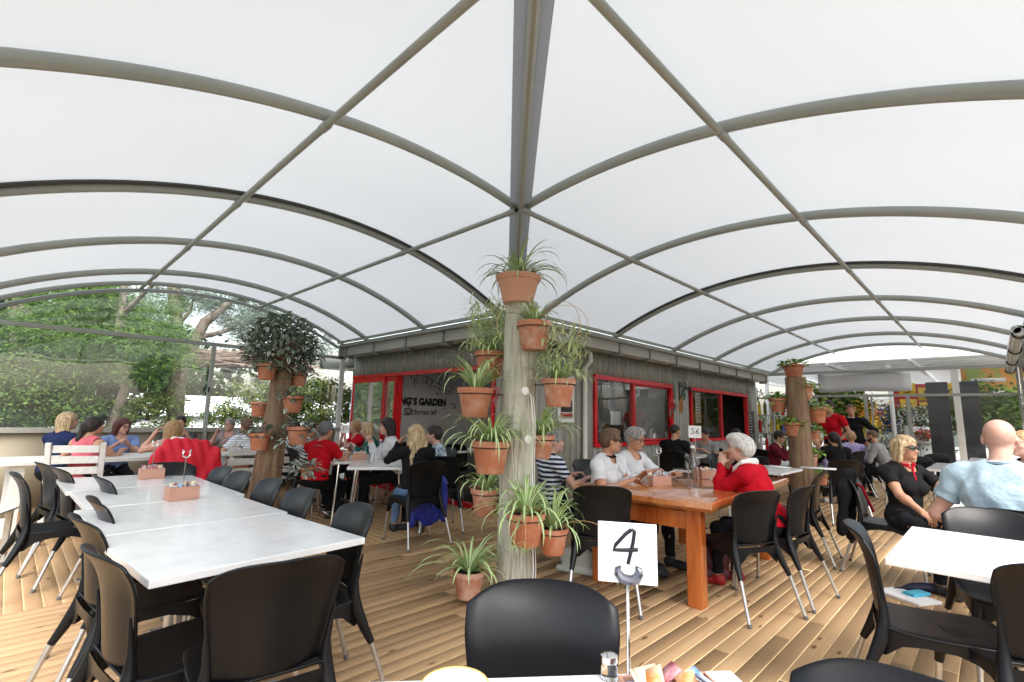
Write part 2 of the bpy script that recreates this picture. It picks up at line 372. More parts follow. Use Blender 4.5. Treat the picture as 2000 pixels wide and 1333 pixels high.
for dx, dy in ((s+.052, s), (s, s+.052)):
    a = (dx+CXO, dy+CYO, arch(s)-.072); q = .004
    b = (a[0]-(q if dx > s else 0), a[1]-(q if dy > s else 0), a[2]); m.tube([a, b], .019, 12)
cl(m.obj('tube_end_shade', 'ink', smooth=True))  # black discs stand in for the shade inside the open purlin ends
# valley and hip beam
vp = [(s+CXO, s+CYO, arch(s)-.02) for s in np.linspace(4.45, SLO, 34)]
cl(MB().tube(vp, .034, 10, flat=1.3).obj('valley_beam', 'grey_green_frame', smooth=True))
fl = MB(); dd = .1/math.sqrt(2)
for sg in (1, -1):
    fl.grid([[(s+CXO+sg*q*dd/1, s+CYO-sg*q*dd/1, arch(s)-.005) for q in (.3, .95)] for s in np.linspace(4.42, -.2, 34)])
cl(fl.obj('valley_flange', 'flange_fabric', smooth=True))
# eave beams along the building
m = MB(); m.box((WX1-.05, WY1+.05, Z0-.065), (WX1+.05, YEND+.05, Z0-.005)).box((WX1-.09, WY1-.09, Z0+.0), (WX1-.055, YEND+.05, Z0+.05))
cl(m.obj('eave_beam', 'grey_green_frame', bev=.006))
m = MB(); m.box((WX1-.05, WY1-.05, Z0-.065), (XEND+.05, WY1+.045, Z0-.005)).box((WX1-.05, WY1-.09, Z0+.0), (XEND+.05, WY1-.055, Z0+.05))
cl(m.obj('eave_beam', 'grey_green_frame', bev=.006))
# outer beams (front edges) and their posts
cl(MB().box((WX0-.05, WY0-.05, Z0-.06), (WX0+.05, YEND+.05, Z0)).obj('outer_beam', 'grey_green_frame', bev=.006))
cl(MB().box((WX0+.05, WY0-.05, Z0-.06), (XEND+.05, WY0+.05, Z0)).obj('outer_beam', 'grey_green_frame', bev=.006))
for p in ((WX0, YEND), (6.83, WY0), (10.86, WY0), (XEND, WY0)):
    cl(MB().box((p[0]-.02, p[1]-.02, 0), (p[0]+.02, p[1]+.02, Z0-.06)).obj('canopy_post', 'grey_green_frame', bev=.004))
# ---------------------------------------------------------------- end wall towards the garden (left)
ew = tag(empty('end_screen', (2, YEND, 0)), 'clear vinyl end screen above a beige dwarf wall with grey-green frame, trees behind it', 'screen')
def el(o):
    o.parent = ew; o.matrix_parent_inverse = Matrix.Translation((-2, -YEND, 0)); return o
x = WX0
for k in range(4):
    x1 = x+(WX1-WX0)/4; el(MB().box((x+.004, YEND, 0), (x1-.004, YEND+.04, .96)).obj('wall_panel', 'beige_panel')); x = x1
el(MB().box((WX0-.03, YEND-.06, .962), (WX1+.3, YEND+.09, 1.03)).obj('sill', 'sill_grey', bev=.006))
el(MB().box((WX0, YEND+.0, 2.36), (WX1+.1, YEND+.05, 2.42)).obj('rail', 'grey_green_frame', bev=.004))
for px in (2.27,): el(MB().box((px-.025, YEND-.09, .55), (px+.025, YEND-.002, 2.40)).obj('post', 'grey_green_frame', bev=.004))
el(MB().box((WX1-.05, YEND-.0, 2.36), (WX1+.05, YEND+.05, 2.6)).obj('post', 'grey_green_frame', bev=.004))
el(MB().tube([(s+CXO, YEND+.08, arch(s, 9)-.09) for s in np.linspace(-.34, 4.4, 30)], .026, 8, flat=1.2).obj('arch_rail', 'grey_green_frame', smooth=True))
g = MB()
for a, b in ((WX0, 2.24), (2.3, WX1+.05)): g.add([(a, YEND+.03, 1.03), (b, YEND+.03, 1.03), (b, YEND+.03, 2.36), (a, YEND+.03, 2.36)], [(0, 1, 2, 3)])
el(g.obj('clear_blind', 'clear_vinyl'))
P = [(s+CXO, YEND+.05, arch(s, 9)-.1) for s in np.linspace(-.45, 4.4, 24)]
el(MB().add([(WX0, YEND+.05, 2.42)]+P+[(WX1, YEND+.05, 2.42)], [tuple(range(len(P)+2))]).obj('clear_pane', 'clear_vinyl'))
el(MB().box((2.235, YEND-.12, 1.6), (2.255, YEND-.092, 1.68)).obj('latch', 'metal_dark'))
# ---------------------------------------------------------------- rolled blinds along the outer sides
def roll(x0, y0, x1, y1, rings, label):
    r = tag(empty('rolled_blind', (x0, y0, Z0)), label, 'blind')
    L = math.hypot(x1-x0, y1-y0); r.rotation_euler.z = math.atan2(y1-y0, x1-x0)
    MB().tube([(0, 0, -.14), (L, 0, -.14)], .055, 16).tube([(0, .03, -.11), (L, .03, -.11)], .05, 12).obj('roll', 'clear_roll', r, smooth=True)
    for k in range(rings):
        t = .1+(L-.2)*k/(rings-1)
        MB().tube([(t, .07*math.cos(a), -.135+.078*math.sin(a)) for a in np.linspace(0, 2*math.pi, 17)], .012, 6).obj('strap', 'metal_dark', r, smooth=True)
    return r
M('clear_roll', (.55, .57, .59), .2, var=(.75, .77, .78), scale=7, stretch=(.3, 4, 4), spec=.8)
roll(8.7, WY0+.1, XEND-.15, WY0+.1, 4, 'rolled-up clear vinyl blind under the outer eave beam at the far right')
roll(WX0+.06, 6.0, WX0+.06, YEND-.3, 3, 'rolled-up clear vinyl blind under the outer eave beam at the far left')
sb = tag(empty('side_screen', (10, WY0, 0)), 'clear vinyl side screen with thin dark straps along the right edge of the deck', 'screen')
for a, b in ((6.87, 8.84), (8.84, 10.82), (10.9, 12.8), (12.8, 14.71)):
    o = MB().add([(a, WY0-.03, 1.55), (b, WY0-.03, 1.55), (b, WY0-.03, 2.6), (a, WY0-.03, 2.6)], [(0, 1, 2, 3)]).obj('clear_blind', 'clear_vinyl'); o.parent = sb; o.matrix_parent_inverse = Matrix.Translation((-10, -WY0, 0))
    o = MB().box((a, WY0-.05, 1.50), (b, WY0-.01, 1.545)).obj('bottom_bar', 'aluminium'); o.parent = sb; o.matrix_parent_inverse = Matrix.Translation((-10, -WY0, 0))
    o = MB().box((b-.012, WY0-.06, 1.2), (b+.012, WY0-.052, 2.6)).obj('strap', 'metal_dark'); o.parent = sb; o.matrix_parent_inverse = Matrix.Translation((-10, -WY0, 0))
# ---------------------------------------------------------------- cafe building
BX, BY = 4.86, 4.76
bl = tag(empty('cafe_building', (7, 7, 0)), 'grey-green boarded cafe building with bright red door and window frames under the canopy corner', 'building')
def bp(o, par=bl):
    o.parent = par
    if par is bl: o.matrix_parent_inverse = Matrix.Translation((-7, -7, 0))
    return o
FX, FY = WX1+.03, WY1+.05
bp(MB().box((FX, FY, 2.43), (FX+.03, YEND+.12, 2.60)).obj('fascia_board', 'fascia_paint', bev=.003))
bp(MB().box((FX+.03, FY, 2.43), (XEND, FY+.03, 2.60)).obj('fascia_board', 'fascia_paint', bev=.003))
bp(MB().box((FX+.03, FY+.03, 2.435), (BX+.2, YEND+.1, 2.45)).box((BX+.2, FY+.03, 2.435), (XEND-.05, BY+.2, 2.45)).obj('soffit', 'fascia_paint'))
bp(MB().box((FX+.06, FY+.06, 2.62), (XEND-.1, YEND+.4, 2.66)).box((BX+.05, YEND+.1, 2.3), (XEND-.1, 11, 2.61)).obj('roof', 'fascia_paint'))
for v in (9.02, 7.98, 6.95, 5.93, 4.95):
    bp(MB().box((FX-.03, v-.022, 2.375), (FX-.003, v+.022, Z0-.067)).box((FX-.003, v-.022, 2.375), (FX+.16, v+.022, 2.425)).obj('bracket', 'grey_green_frame'))
for v in (4.97, 5.99, 7.12, 8.15, 9.21, 10.3, 11.36, 12.41, 13.5, 14.56):
    bp(MB().box((v-.022, FY-.03, 2.375), (v+.022, FY-.003, Z0-.067)).box((v-.022, FY-.003, 2.375), (v+.022, FY+.16, 2.425)).obj('bracket', 'grey_green_frame'))
# boards
wb = {}
def wboard(x, y, z0, z1, side, wdt=.1):
    key = (round(z1-z0, 3), side, wdt)
    if key not in wb:
        g_ = .006
        wb[key] = (MB().box((0, g_/2, 0), (.02, wdt-g_/2, z1-z0)) if side == 'L' else MB().box((g_/2, 0, 0), (wdt-g_/2, .02, z1-z0))).mesh('wall_board', 'wall_boards')
    return bp(link('wall_board', wb[key], None, (x, y, z0)))
bp(MB().box((BX+.021, BY+.1, 2.04), (BX+.1, YEND+.2, 2.434)).box((BX+.1, BY+.021, 2.07), (XEND, BY+.1, 2.434)).obj('wall_backing', 'dark_track'))
y = BY+.02
DY0, DY1, DH = 5.15, YEND+.12, 2.0
while y < YEND+.1:
    wboard(BX, y, DH+.06, 2.43, 'L')
    if y+.1 <= DY0: wboard(BX, y, 0, DH+.057, 'L')
    y += .1
W = [(6.83, 9.62, .86, 2.05), (10.48, 13.95, .88, 2.05)]
x = BX; bw = .15
bp(MB().box((BX+.02, BY+.021, 0), (XEND, BY+.09, .82)).box((BX+.02, BY+.021, .82), (W[0][0]-.01, BY+.09, 2.07)).box((W[0][1]+.01, BY+.021, .82), (W[1][0]-.01, BY+.09, 2.07)).box((W[1][1]+.01, BY+.021, .82), (XEND, BY+.09, 2.07)).obj('wall_backing', 'dark_track'))
while x < XEND-.1:
    over = next((q for q in W if x+bw > q[0] and x < q[1]), None)
    if over: wboard(x, BY, over[3]+.0, 2.43, 'R', bw); wboard(x, BY, 0, over[2], 'R', bw)
    else: wboard(x, BY, 0, 2.43, 'R', bw)
    x += bw
# left doors (sliding, red)
def frame(name, rects, mat='red_paint', par=None, bev=.004):
    m = MB()
    for a, b in rects: m.box(a, b)
    o = m.obj(name, mat, bev=bev); return bp(o) if par is None else bp(o, par)
X0 = BX-.02; X1 = BX+.09
bp(MB().box((X0, DY0, DH), (X1, DY1, DH+.06)).obj('door_head', 'red_paint', bev=.004))
bp(MB().box((X0-.01, DY0, 0.001), (X1, DY1, .06)).obj('door_threshold', 'red_paint', bev=.004))
bp(MB().box((X0, DY0-.06, .0), (X1, DY0-.002, DH+.06)).obj('door_jamb', 'red_paint', bev=.004))
def panel(y0, y1, xo, glass=True, st=.06):
    m = MB(); xa, xb = xo, xo+.03
    m.box((xa, y0, .062), (xb, y0+st, DH-.002)).box((xa, y1-st, .062), (xb, y1, DH-.002)).box((xa, y0+st, DH-.09), (xb, y1-st, DH-.002)).box((xa, y0+st, .062), (xb, y1-st, .16))
    d = bp(m.obj('door_panel', 'red_paint', bev=.003))
    MB().add([(xo+.015, y0+st, .16), (xo+.015, y1-st, .16), (xo+.015, y1-st, DH-.09), (xo+.015, y0+st, DH-.09)], [(0, 1, 2, 3)]).obj('pane', 'door_glass', d)
    return d
panel(8.06, 9.26, X0+.008, st=.05)
panel(7.72, 8.12, X0+.045, st=.06); panel(7.70, 8.1, X0+.08, st=.06)
for k in range(4): bp(MB().box((X0+.002+k*.02, 7.66-k*.034, .07), (X0+.03+k*.02, 7.66-k*.034+.03, DH-.004)).obj('door_stile', 'red_paint', bev=.003))
# windows of the long wall
for k, (a, b, z0, z1) in enumerate(W):
    mid = 8.1 if k == 0 else 12.2
    m = MB(); ya, yb = BY-.03, BY+.06; t = .07
    m.box((a-.01, ya, z1-t), (b+.01, yb, z1+.01)).box((a-.01, ya, z0-.01), (b+.01, yb, z0+t-.01)).box((a-.01, ya, z0+t-.01), (a+t, yb, z1-t)).box((b-t, ya, z0+t-.01), (b+.01, yb, z1-t)).box((mid-.035, ya+.01, z0+t-.01), (mid+.035, yb, z1-t))
    f = bp(m.obj('window', 'red_paint', bev=.004))
    m = MB(); q = .035; c0, c1 = mid+.036, b-t-.001
    if k == 0: m.box((c0, ya+.02, z1-t-q), (c1, yb-.02, z1-t-.001)).box((c0, ya+.02, z0+t-.009), (c1, yb-.02, z0+t+q)).box((c1-q, ya+.02, z0+t+q), (c1, yb-.02, z1-t-q)).obj('sash', 'red_paint', f)
    for (c0, c1, on) in ((a+t, mid-.036, 1), (mid+.036, b-t, k == 0)):
        if on: MB().add([(c0, BY+.02, z0+t), (c1, BY+.02, z0+t), (c1, BY+.02, z1-t), (c0, BY+.02, z1-t)], [(0, 1, 2, 3)]).obj('pane', 'window_glass', f)
    if k == 0: MB().box((mid+.05, BY+.1, z0), (b-.1, BY+.11, z1-.1)).obj('blind', 'grey_blind', f)
bp(MB().tube([(6.5, BY-.06, 2.42), (6.5, BY-.16, 2.36), (6.52, BY-.16, 2.25), (6.5, BY-.06, 2.13), (6.5, BY-.06, .0)], .038, 12).obj('downpipe', 'white_paint', smooth=True))
bp(MB().box((WX1-.02, YEND-.03, 0), (WX1+.07, YEND-.002, 2.37)).obj('corner_post', 'white_paint', bev=.004))
# interior seen through the openings
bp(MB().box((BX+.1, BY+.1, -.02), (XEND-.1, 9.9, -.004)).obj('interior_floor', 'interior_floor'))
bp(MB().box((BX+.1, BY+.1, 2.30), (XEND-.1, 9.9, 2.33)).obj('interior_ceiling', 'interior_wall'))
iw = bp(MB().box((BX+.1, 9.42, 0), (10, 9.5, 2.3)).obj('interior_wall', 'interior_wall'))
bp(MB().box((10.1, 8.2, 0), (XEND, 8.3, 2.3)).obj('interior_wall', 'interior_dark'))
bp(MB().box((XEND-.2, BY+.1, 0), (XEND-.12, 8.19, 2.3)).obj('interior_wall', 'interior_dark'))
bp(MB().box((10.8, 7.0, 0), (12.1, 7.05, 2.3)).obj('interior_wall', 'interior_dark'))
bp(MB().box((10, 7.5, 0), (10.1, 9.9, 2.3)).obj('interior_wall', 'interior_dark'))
M('fill_glow', (1, 1, 1), .5, emit=((1, .93, .8), 2.5))  # unseen strip lamps added under the ceiling to brighten the cafe interior
for lx, ly in ((6.2, 6.6), (6.2, 8.4), (8.6, 6.6), (8.6, 8.4), (12, 6.2)):
    cl_ = bp(MB().box((lx-.35, ly-.06, 2.24), (lx+.35, ly+.06, 2.27)).obj('fill_lamp', 'white_paint')); MB().box((lx-.33, ly-.045, 2.232), (lx+.33, ly+.045, 2.239)).obj('fill_lamp_tube', 'fill_glow', cl_)
def wall_text(s, size, px, py, bold, shear=0, sx=1, mat='ink'):
    p = ony(px, py, 9.40); o = text_mesh('lettering', s, size, mat, None, bold=bold, shear=shear, sx=sx); o.rotation_euler = (math.pi/2, 0, 0); o.location = (p.x, 9.405, p.z)
    return bp(o)
wall_text("KING`S GARDEN", .215, 768, 789, .012, sx=.9)
wall_text("forrest hill", .19, 808, 810, .0, shear=.35, sx=.78)
p = ony(797, 805, 9.40); m = MB()
m.tube([(p.x-.09+.18*0, 9.4, p.z+.07), (p.x-.07, 9.4, p.z-.0), (p.x, 9.4, p.z-.03), (p.x+.07, 9.4, p.z), (p.x+.09, 9.4, p.z+.07), (p.x-.09, 9.4, p.z+.07)], .012, 6)
m.lathe([(0, 0), (.05, .0)], 3, (0, -50, -50)) if False else None
m.tube([(p.x-.13, 9.4, p.z-.045), (p.x, 9.4, p.z-.065), (p.x+.12, 9.4, p.z-.045)], .011, 6).tube([(p.x+.09, 9.4, p.z+.05), (p.x+.14, 9.4, p.z+.04), (p.x+.08, 9.4, p.z)], .01, 6)
m.tube([(p.x, 9.4, p.z+.1), (p.x+.02, 9.4, p.z+.14), (p.x-.01, 9.4, p.z+.17)], .009, 6)
bp(m.obj('coffee_cup_emblem', 'ink', smooth=True))
# painted leaves and twigs on that wall
m = MB(); rr = random.Random(4)
for bx, by, n in ((820, 742, 16), (850, 748, 18), (868, 760, 14), (880, 790, 9), (800, 745, 8)):
    c = ony(bx, by, 9.40)
    for k in range(n):
        x = c.x+rr.uniform(-.22, .22); z = c.z+rr.uniform(-.12, .1); a = rr.uniform(0, 6.28); l = rr.uniform(.04, .08)
        dx, dz = math.cos(a)*l, math.sin(a)*l
        m.add([(x, 9.414, z), (x+dx*.5-dz*.25, 9.414, z+dz*.5+dx*.25), (x+dx, 9.414, z+dz), (x+dx*.5+dz*.25, 9.414, z+dz*.5-dx*.25)], [(0, 1, 2, 3)], rr.choice((0, 0, 1)))
M('mural_leaf', (.1, .06, .05), .7); M('mural_red', (.3, .06, .05), .7)
bp(m.obj('painted_leaves', ['mural_leaf', 'mural_red']))
# mural strokes inside second window
m = MB(); M('mural_grey', (.3, .3, .29), .7)
bp(MB().box((12.3, 7.2, .7), (14.4, 7.25, 2.25)).obj('interior_wall', 'mural_grey'))
for pts in ([(12.5, 1.75), (12.9, 1.9), (13.4, 1.8), (13.8, 2.1)], [(13.6, .9), (13.5, 1.4), (13.8, 1.9), (14.1, 2.1)], [(13.9, .9), (13.95, 1.4), (13.7, 1.9)]):
    m.tube([(a, 7.19, b) for a, b in pts], [.03, .07, .05, .03][:len(pts)], 6)
bp(m.obj('painted_branches', 'ink', smooth=True))
# things on the long wall
def wallthing(name, lab, cat, px, py):
    p = ony(px, py, BY); o = empty(name, (p.x, BY-.002, p.z)); return tag(o, lab, cat)
n = wallthing('notice', 'framed poster with red roofs on the grey wall left of the first window', 'poster', 1104, 780)
MB().box((-.2, -.02, -.36), (.2, 0, .36)).obj('frame', 'white_paint', n, bev=.003)
M('poster_red', (.45, .03, .03), .5); M('poster_dark', (.06, .06, .07), .6)
MB().box((-.16, -.024, -.3), (.16, -.021, .32)).obj('print', 'paper_white', n)
MB().box((-.14, -.028, -.2), (.14, -.0245, -.02), 0).box((-.12, -.028, -.02), (.12, -.0245, .08), 1).box((-.1, -.028, .12), (.1, -.0245, .2), 0).box((-.15, -.028, -.27), (.15, -.0245, -.22), 1).obj('picture', ['poster_dark', 'poster_red'], n)
n = wallthing('plant_bracket', 'black scrolled iron hanging bracket between the two red windows', 'bracket', 1326, 765)
def sc(cx, cz, r, a0, a1, k=10, r1=None): return [(cx+(r+(0 if r1 is None else (r1-r)*i/k))*math.cos(a0+(a1-a0)*i/k), -.03, cz+(r+(0 if r1 is None else (r1-r)*i/k))*math.sin(a0+(a1-a0)*i/k)) for i in range(k+1)]
MB().tube([(0, -.01, -.2), (0, -.01, .2)], .014, 6).tube([(0, -.03, .12), (.2, -.03, .1), (.45, -.03, .08), (.55, -.03, -.02)], .012, 6).tube([(0, -.03, -.15), (.08, -.03, .0), (.25, -.03, .07), (.4, -.03, .12), (.55, -.03, .09)], .012, 6).tube(sc(.22, .16, .07, -1.5, 4.2, r1=.03), .01, 6).tube(sc(.55, .05, .05, 0, 5, r1=.02), .01, 6).tube(sc(.05, .17, .04, -2, 3, r1=.02), .01, 6).obj('scrollwork', 'metal_dark', n, smooth=True)
n = wallthing('plant_bracket', 'black iron hanging bracket at the far right end of the grey wall', 'bracket', 1478, 772)
MB().tube([(0, -.01, -.2), (0, -.01, .2)], .014, 6).tube([(0, -.03, .1), (.3, -.03, .08), (.5, -.03, -.02)], .012, 6).tube([(0, -.03, -.15), (.12, -.03, .0), (.5, -.03, .09)], .012, 6).tube(sc(.25, .14, .05, -1.5, 4.2, r1=.03), .01, 6).obj('scrollwork', 'metal_dark', n, smooth=True)
M('lizard_green', (.03, .13, .08), .3, spec=.7); M('lizard_orange', (.4, .16, .04), .3, spec=.7); M('lizard_red', (.3, .04, .03), .3, spec=.7)
for px, py, mt, lab, sz, rot in ((1313, 765, 'lizard_green', 'green oval ceramic wall ornament highest on the wall between the windows', .2, 0), (1334, 772, 'lizard_green', 'small green ceramic ornament beside the scrolled iron bracket', .13, .2),
        (1329, 790, 'lizard_orange', 'orange ceramic leaf ornament on the grey wall', .2, .1), (1316, 793, 'lizard_red', 'small red ceramic ornament on the grey wall', .1, -.3), (1312, 803, 'lizard_green', 'long green ceramic leaf lowest on the wall between the windows', .19, .15)):
    n = wallthing('wall_ornament', lab, 'ornament', px, py); n.rotation_euler.y = rot
    V = [(0, -.035, 0)]+[(sz*.48*math.cos(a)*(1-.25*math.sin(a)), -.004, sz*math.sin(a)) for a in np.linspace(0, 2*math.pi, 15)[:-1]]
    MB().add(V, [(0, 1+i, 1+(i+1) % 14) for i in range(14)]).obj('body', mt, n, smooth=True)
    MB().tube([(0, -.045, -sz*.8), (0, -.04, sz*.8)], .008, 5).tube([(-sz*.3, -.03, sz*.2), (0, -.045, -.1*sz), (sz*.3, -.03, sz*.2)], .005, 5).obj('rib', mt, n)
n = wallthing('chalkboard', 'small black chalkboard menu hanging right of the second red window', 'chalkboard', 1466, 834)
MB().box((-.22, -.03, -.42), (.22, 0, .42)).obj('frame', 'metal_dark', n)
M('chalk', (.6, .6, .6), .9); m = MB()
for k in range(9): m.box((-.16, -.034, .3-k*.075), (-.16+.1+.2*((k*37) % 10)/10, -.031, .315-k*.075))
m.obj('chalk_writing', 'chalk', n)
n = wallthing('notice', 'narrow framed notice above the black chalkboard', 'poster', 1463, 782)
MB().box((-.1, -.02, -.28), (.1, 0, .28)).obj('frame', 'sill_grey', n); m = MB()
for k in range(6): m.box((-.06, -.024, .2-k*.08), (.06, -.021, .23-k*.08))
m.obj('print', 'poster_dark', n)
n = wallthing('notice', 'white paper sheet taped inside the first red window', 'notice', 1205, 817); n.location.y = BY+.03
MB().box((-.16, -.003, -.12), (.16, 0, .12)).obj('sheet', 'paper_white', n)
n = wallthing('notice', 'tall printed notice hanging inside the second red window', 'notice', 1366, 797); n.location.y = BY+.03
MB().box((-.14, -.003, -.34), (.14, 0, .34)).obj('sheet', 'paper_white', n); m = MB()
for k in range(8): m.box((-.1, -.006, .26-k*.07), (.1-.08*((k*7) % 3)/3, -.0035, .275-k*.07))
m.obj('print', 'poster_dark', n)
# ---------------------------------------------------------------- far end of the long vault
fe = tag(empty('glazed_doorway', (XEND, 2, 0)), 'glazed end frame with open doorway at the far end of the long vault', 'screen')
def fp(o): o.parent = fe; o.matrix_parent_inverse = Matrix.Translation((-XEND, -2, 0)); return o
fp(MB().box((XEND, WY0, 2.60), (XEND+.06, WY1+.4, 2.68)).obj('rail', 'grey_green_frame', bev=.004))
fp(MB().box((XEND, WY0, 2.0), (XEND+.06, WY1, 2.06)).obj('rail', 'grey_green_frame', bev=.004))
for yy, w_ in ((2.24, .07), (2.12, .03), (1.42, .07), (3.3, .06), (4.36, .06)): fp(MB().box((XEND-.01, yy-w_/2, 0), (XEND+.07, yy+w_/2, 2.0)).obj('post', 'grey_green_frame', bev=.004))
fp(MB().box((XEND+.01, .5, 0), (XEND+.09, .62, 2.6)).obj('post', 'white_paint', bev=.004))
fp(MB().box((XEND-.02, WY0, .40), (XEND+.08, 1.38, .46)).obj('sill', 'white_paint', bev=.004))
g = MB()
for a, b, c, d in ((WY0, .5, .46, 2.0), (.62, 1.38, .46, 2.0), (WY0, .5, 2.06, 2.6), (.62, 1.3, 2.06, 2.6)): g.add([(XEND+.03, a, c), (XEND+.03, b, c), (XEND+.03, b, d), (XEND+.03, a, d)], [(0, 1, 2, 3)])
fp(g.obj('clear_blind', 'clear_thin'))
g = MB().add([(XEND+.04, 1.46, .1), (XEND+.04, 2.09, .1), (XEND+.04, 2.09, 1.95), (XEND+.04, 1.46, 1.95)], [(0, 1, 2, 3)]); fp(g.obj('door_pane', 'clear_thin'))
# sagging grey shade cloth in front of the glazing, and second roof beyond
m = MB(); m.grid([[(XEND+.12+.05*math.sin(i*.7), 3.25-i*.1915, 2.66-j*.13+.012*math.sin(i*.9+j)+(.008*i*0)) for j in range(5)] for i in range(11)])
o = solid(m.obj('shade_cloth', 'shade_grey', smooth=True), .004); tag(o, 'grey shade cloth panel hanging above the far doorway', 'shade cloth')
m = MB(); m.grid([[(XEND+.5+j*.9, 6.0-i*1.0, 2.95+.14*j) for j in range(6)] for i in range(9)])
o = solid(m.obj('shelter_roof', 'bright_membrane', smooth=True), .004); tag(o, 'sloping white translucent roof sheet just outside the far end', 'roof')
# ================================================================ CHAIRS AND TABLES
def chair_proto():
    r = empty('chair')
    # seat grid (local +X is the front)
    st = [(.243, .428, .165), (.238, .442, .185), (.22, .450, .200), (.15, .452, .213), (.05, .447, .216), (-.05, .444, .212), (-.13, .446, .203), (-.18, .455, .195), (-.208, .475, .188)]
    us = [-1, -.93, -.75, -.5, -.25, 0, .25, .5, .75, .93, 1]
    G = [[(x-.012*abs(u)**3*(1 if x > .2 else 0), u*w_, z-.004*(1-u*u)*1.5-(.006 if abs(u) > .97 else 0)) for u in us] for x, z, w_ in st]
    m = MB().grid(G); o = m.obj('seat', 'black_plastic', r, smooth=True); solid(o, .012, -1, 1); baked(o)
    # backrest
    zs = [.475, .51, .56, .62, .68, .73, .77, .80, .825, .842, .855]
    def bx(z): return -.206-.055*((z-.475)/.38)-.05*max(0, (z-.70)/.155)**2.2+.006*math.sin((z-.475)/.38*math.pi)
    def bwid(z): return .176+.036*min(1, max(0, (z-.5)/.24))-.002*max(0, (z-.77)/.08)
    us = [-1, -.97, -.88, -.7, -.5, -.25, 0, .25, .5, .7, .88, .97, 1]
    G = []
    for k, z in enumerate(zs):
        row = []
        for u in us:
            zt = .475+(z-.475)*(1-(.05*abs(u)**4.5)/.38)
            e = max(0, abs(u)-.86)/.14
            row.append((bx(zt)+.055*u*u-.022*e*e, u*bwid(zt), zt))
        G.append(row)
    o = MB().grid(G).obj('backrest', 'black_plastic', r, smooth=True); solid(o, .011, 0, 1); baked(o)
    # apron and leg sockets moulded under the seat
    m = MB()
    per = [(.232, -.165), (.236, -.08), (.238, 0), (.236, .08), (.232, .165), (.21, .197), (.15, .21), (.05, .213), (-.05, .209), (-.13, .2), (-.19, .192), (-.212, .17), (-.217, .08), (-.219, 0), (-.217, -.08), (-.212, -.17), (-.19, -.192), (-.13, -.2), (-.05, -.209), (.05, -.213), (.15, -.21), (.21, -.197)]
    legs = [(.205, .19), (.205, -.19), (-.205, .185), (-.205, -.185)]
    inner = []; outer = []
    rows = [[], [], [], []]
    for x, y in per+per[:1]:
        dd = min(math.hypot(x-a, y-b) for a, b in legs)
        dp = .038+.085*math.exp(-(dd/.06)**2); k_ = .965
        zt = .446+(.012 if x < -.17 else 0)
        rows[0].append((x, y, zt)); rows[1].append((x*1.005, y*1.005, zt-dp)); rows[2].append((x*k_, y*k_, zt-dp)); rows[3].append((x*k_, y*k_, zt-.004))
    m.grid(list(map(list, zip(*rows))))
    for sy in (1, -1):
        m.tube([(-.206, sy*.197, .66), (-.196, sy*.190, .60), (-.187, sy*.184, .54), (-.184, sy*.184, .48), (-.198, sy*.192, .41), (-.232, sy*.206, .33), (-.266, sy*.219, .262)], [.004, .009, .013, .022, .027, .022, .0165], 12)
        m.tube([(.195, sy*.178, .44), (.203, sy*.190, .40), (.212, sy*.199, .34), (.219, sy*.204, .295)], [.027, .026, .021, .0165], 12)
    o = m.obj('apron', 'black_plastic', r, smooth=True, angle=60)
    for sy in (1, -1):
        for a, b in (((-.262, sy*.2178, .275), (-.352, sy*.246, .012)), ((.2175, sy*.2035, .305), (.245, sy*.222, .012))):
            l = MB().tube([a, b], .0118, 12).obj('leg', 'aluminium', r, smooth=True)
            d = (Vector(b)-Vector(a)).normalized()
            MB().tube([Vector(b)-d*.012, Vector(b)+d*.0122], .0135, 10).obj('foot_cap', 'foot_plastic', l, smooth=True)
    return r
CHAIR0 = chair_proto(); chair_used = [False]
def chair(x, y, a, label, group='black plastic chairs with aluminium legs'):
    o = CHAIR0 if not chair_used[0] else copy_tree(CHAIR0); chair_used[0] = True
    o.location = (x, y, 0); o.rotation_euler = (0, 0, R_(a)); return tag(o, label, 'chair', group)
def chair_top(px, py, a, label, h=.845, **k):
    """place a chair from where the middle of its top edge stands"""
    p = onz(px, py, h); d = Vector((math.cos(R_(a)), math.sin(R_(a)), 0))*.30
    return chair(p.x+d.x, p.y+d.y, a, label, **k)
G1 = 'black plastic chairs along the white marble tables at the left'
chair_top(168, 1078, 6, 'nearest black chair on the left side of the long row of white tables', group=G1)
chair_top(140, 1012, 5, 'second black chair from the camera on the left side of the white table row', group=G1)
chair_top(172, 975, 0, 'third black chair on the left side of the row of white marble tables', group=G1)
chair_top(185, 932, 4, 'fourth black chair on the left side of the row of white tables', group=G1)
chair(.38, 5.02, 2, 'fifth black chair on the left side, beside the farthest marble table', group=G1)
chair_top(104, 915, 8, 'black chair with splayed legs in view standing behind the left row of chairs', group=G1)
chair_top(72, 905, 10, 'farthest black chair at the left edge, in front of the beige dwarf wall', group=G1)
chair_top(716, 988, 175, 'black chair pushed back at the near right end of the white table row', group=G1)
chair_top(605, 957, 178, 'second black chair on the right side of the white table row', group=G1)
chair_top(543, 938, 180, 'third black chair on the right side of the white table row', group=G1)
chair_top(483, 923, 183, 'fourth black chair on the right side of the row of white tables', group=G1)
chair_top(447, 914, 182, 'farthest black chair on the right side of the white table row, by the brown bag', group=G1)
chair_top(328, 905, -95, 'black chair at the far end of the white tables before the red jacket', group=G1)
chair_top(562, 1100, 82, 'large black chair seen from behind at the near end of the white table row', group=G1)
chair(-.1, 1.32, 5, 'black chair cut by the lower left corner of the picture', group=G1)
G2 = 'black plastic chairs at the nearest tables'
chair_top(1058, 1139, 222, 'black chair facing the camera behind the near table with the number 4 card', group=G2)
chair_top(1800, 1330, 178, 'black chair cut by the bottom edge, right of the number 4 table', group=G2)
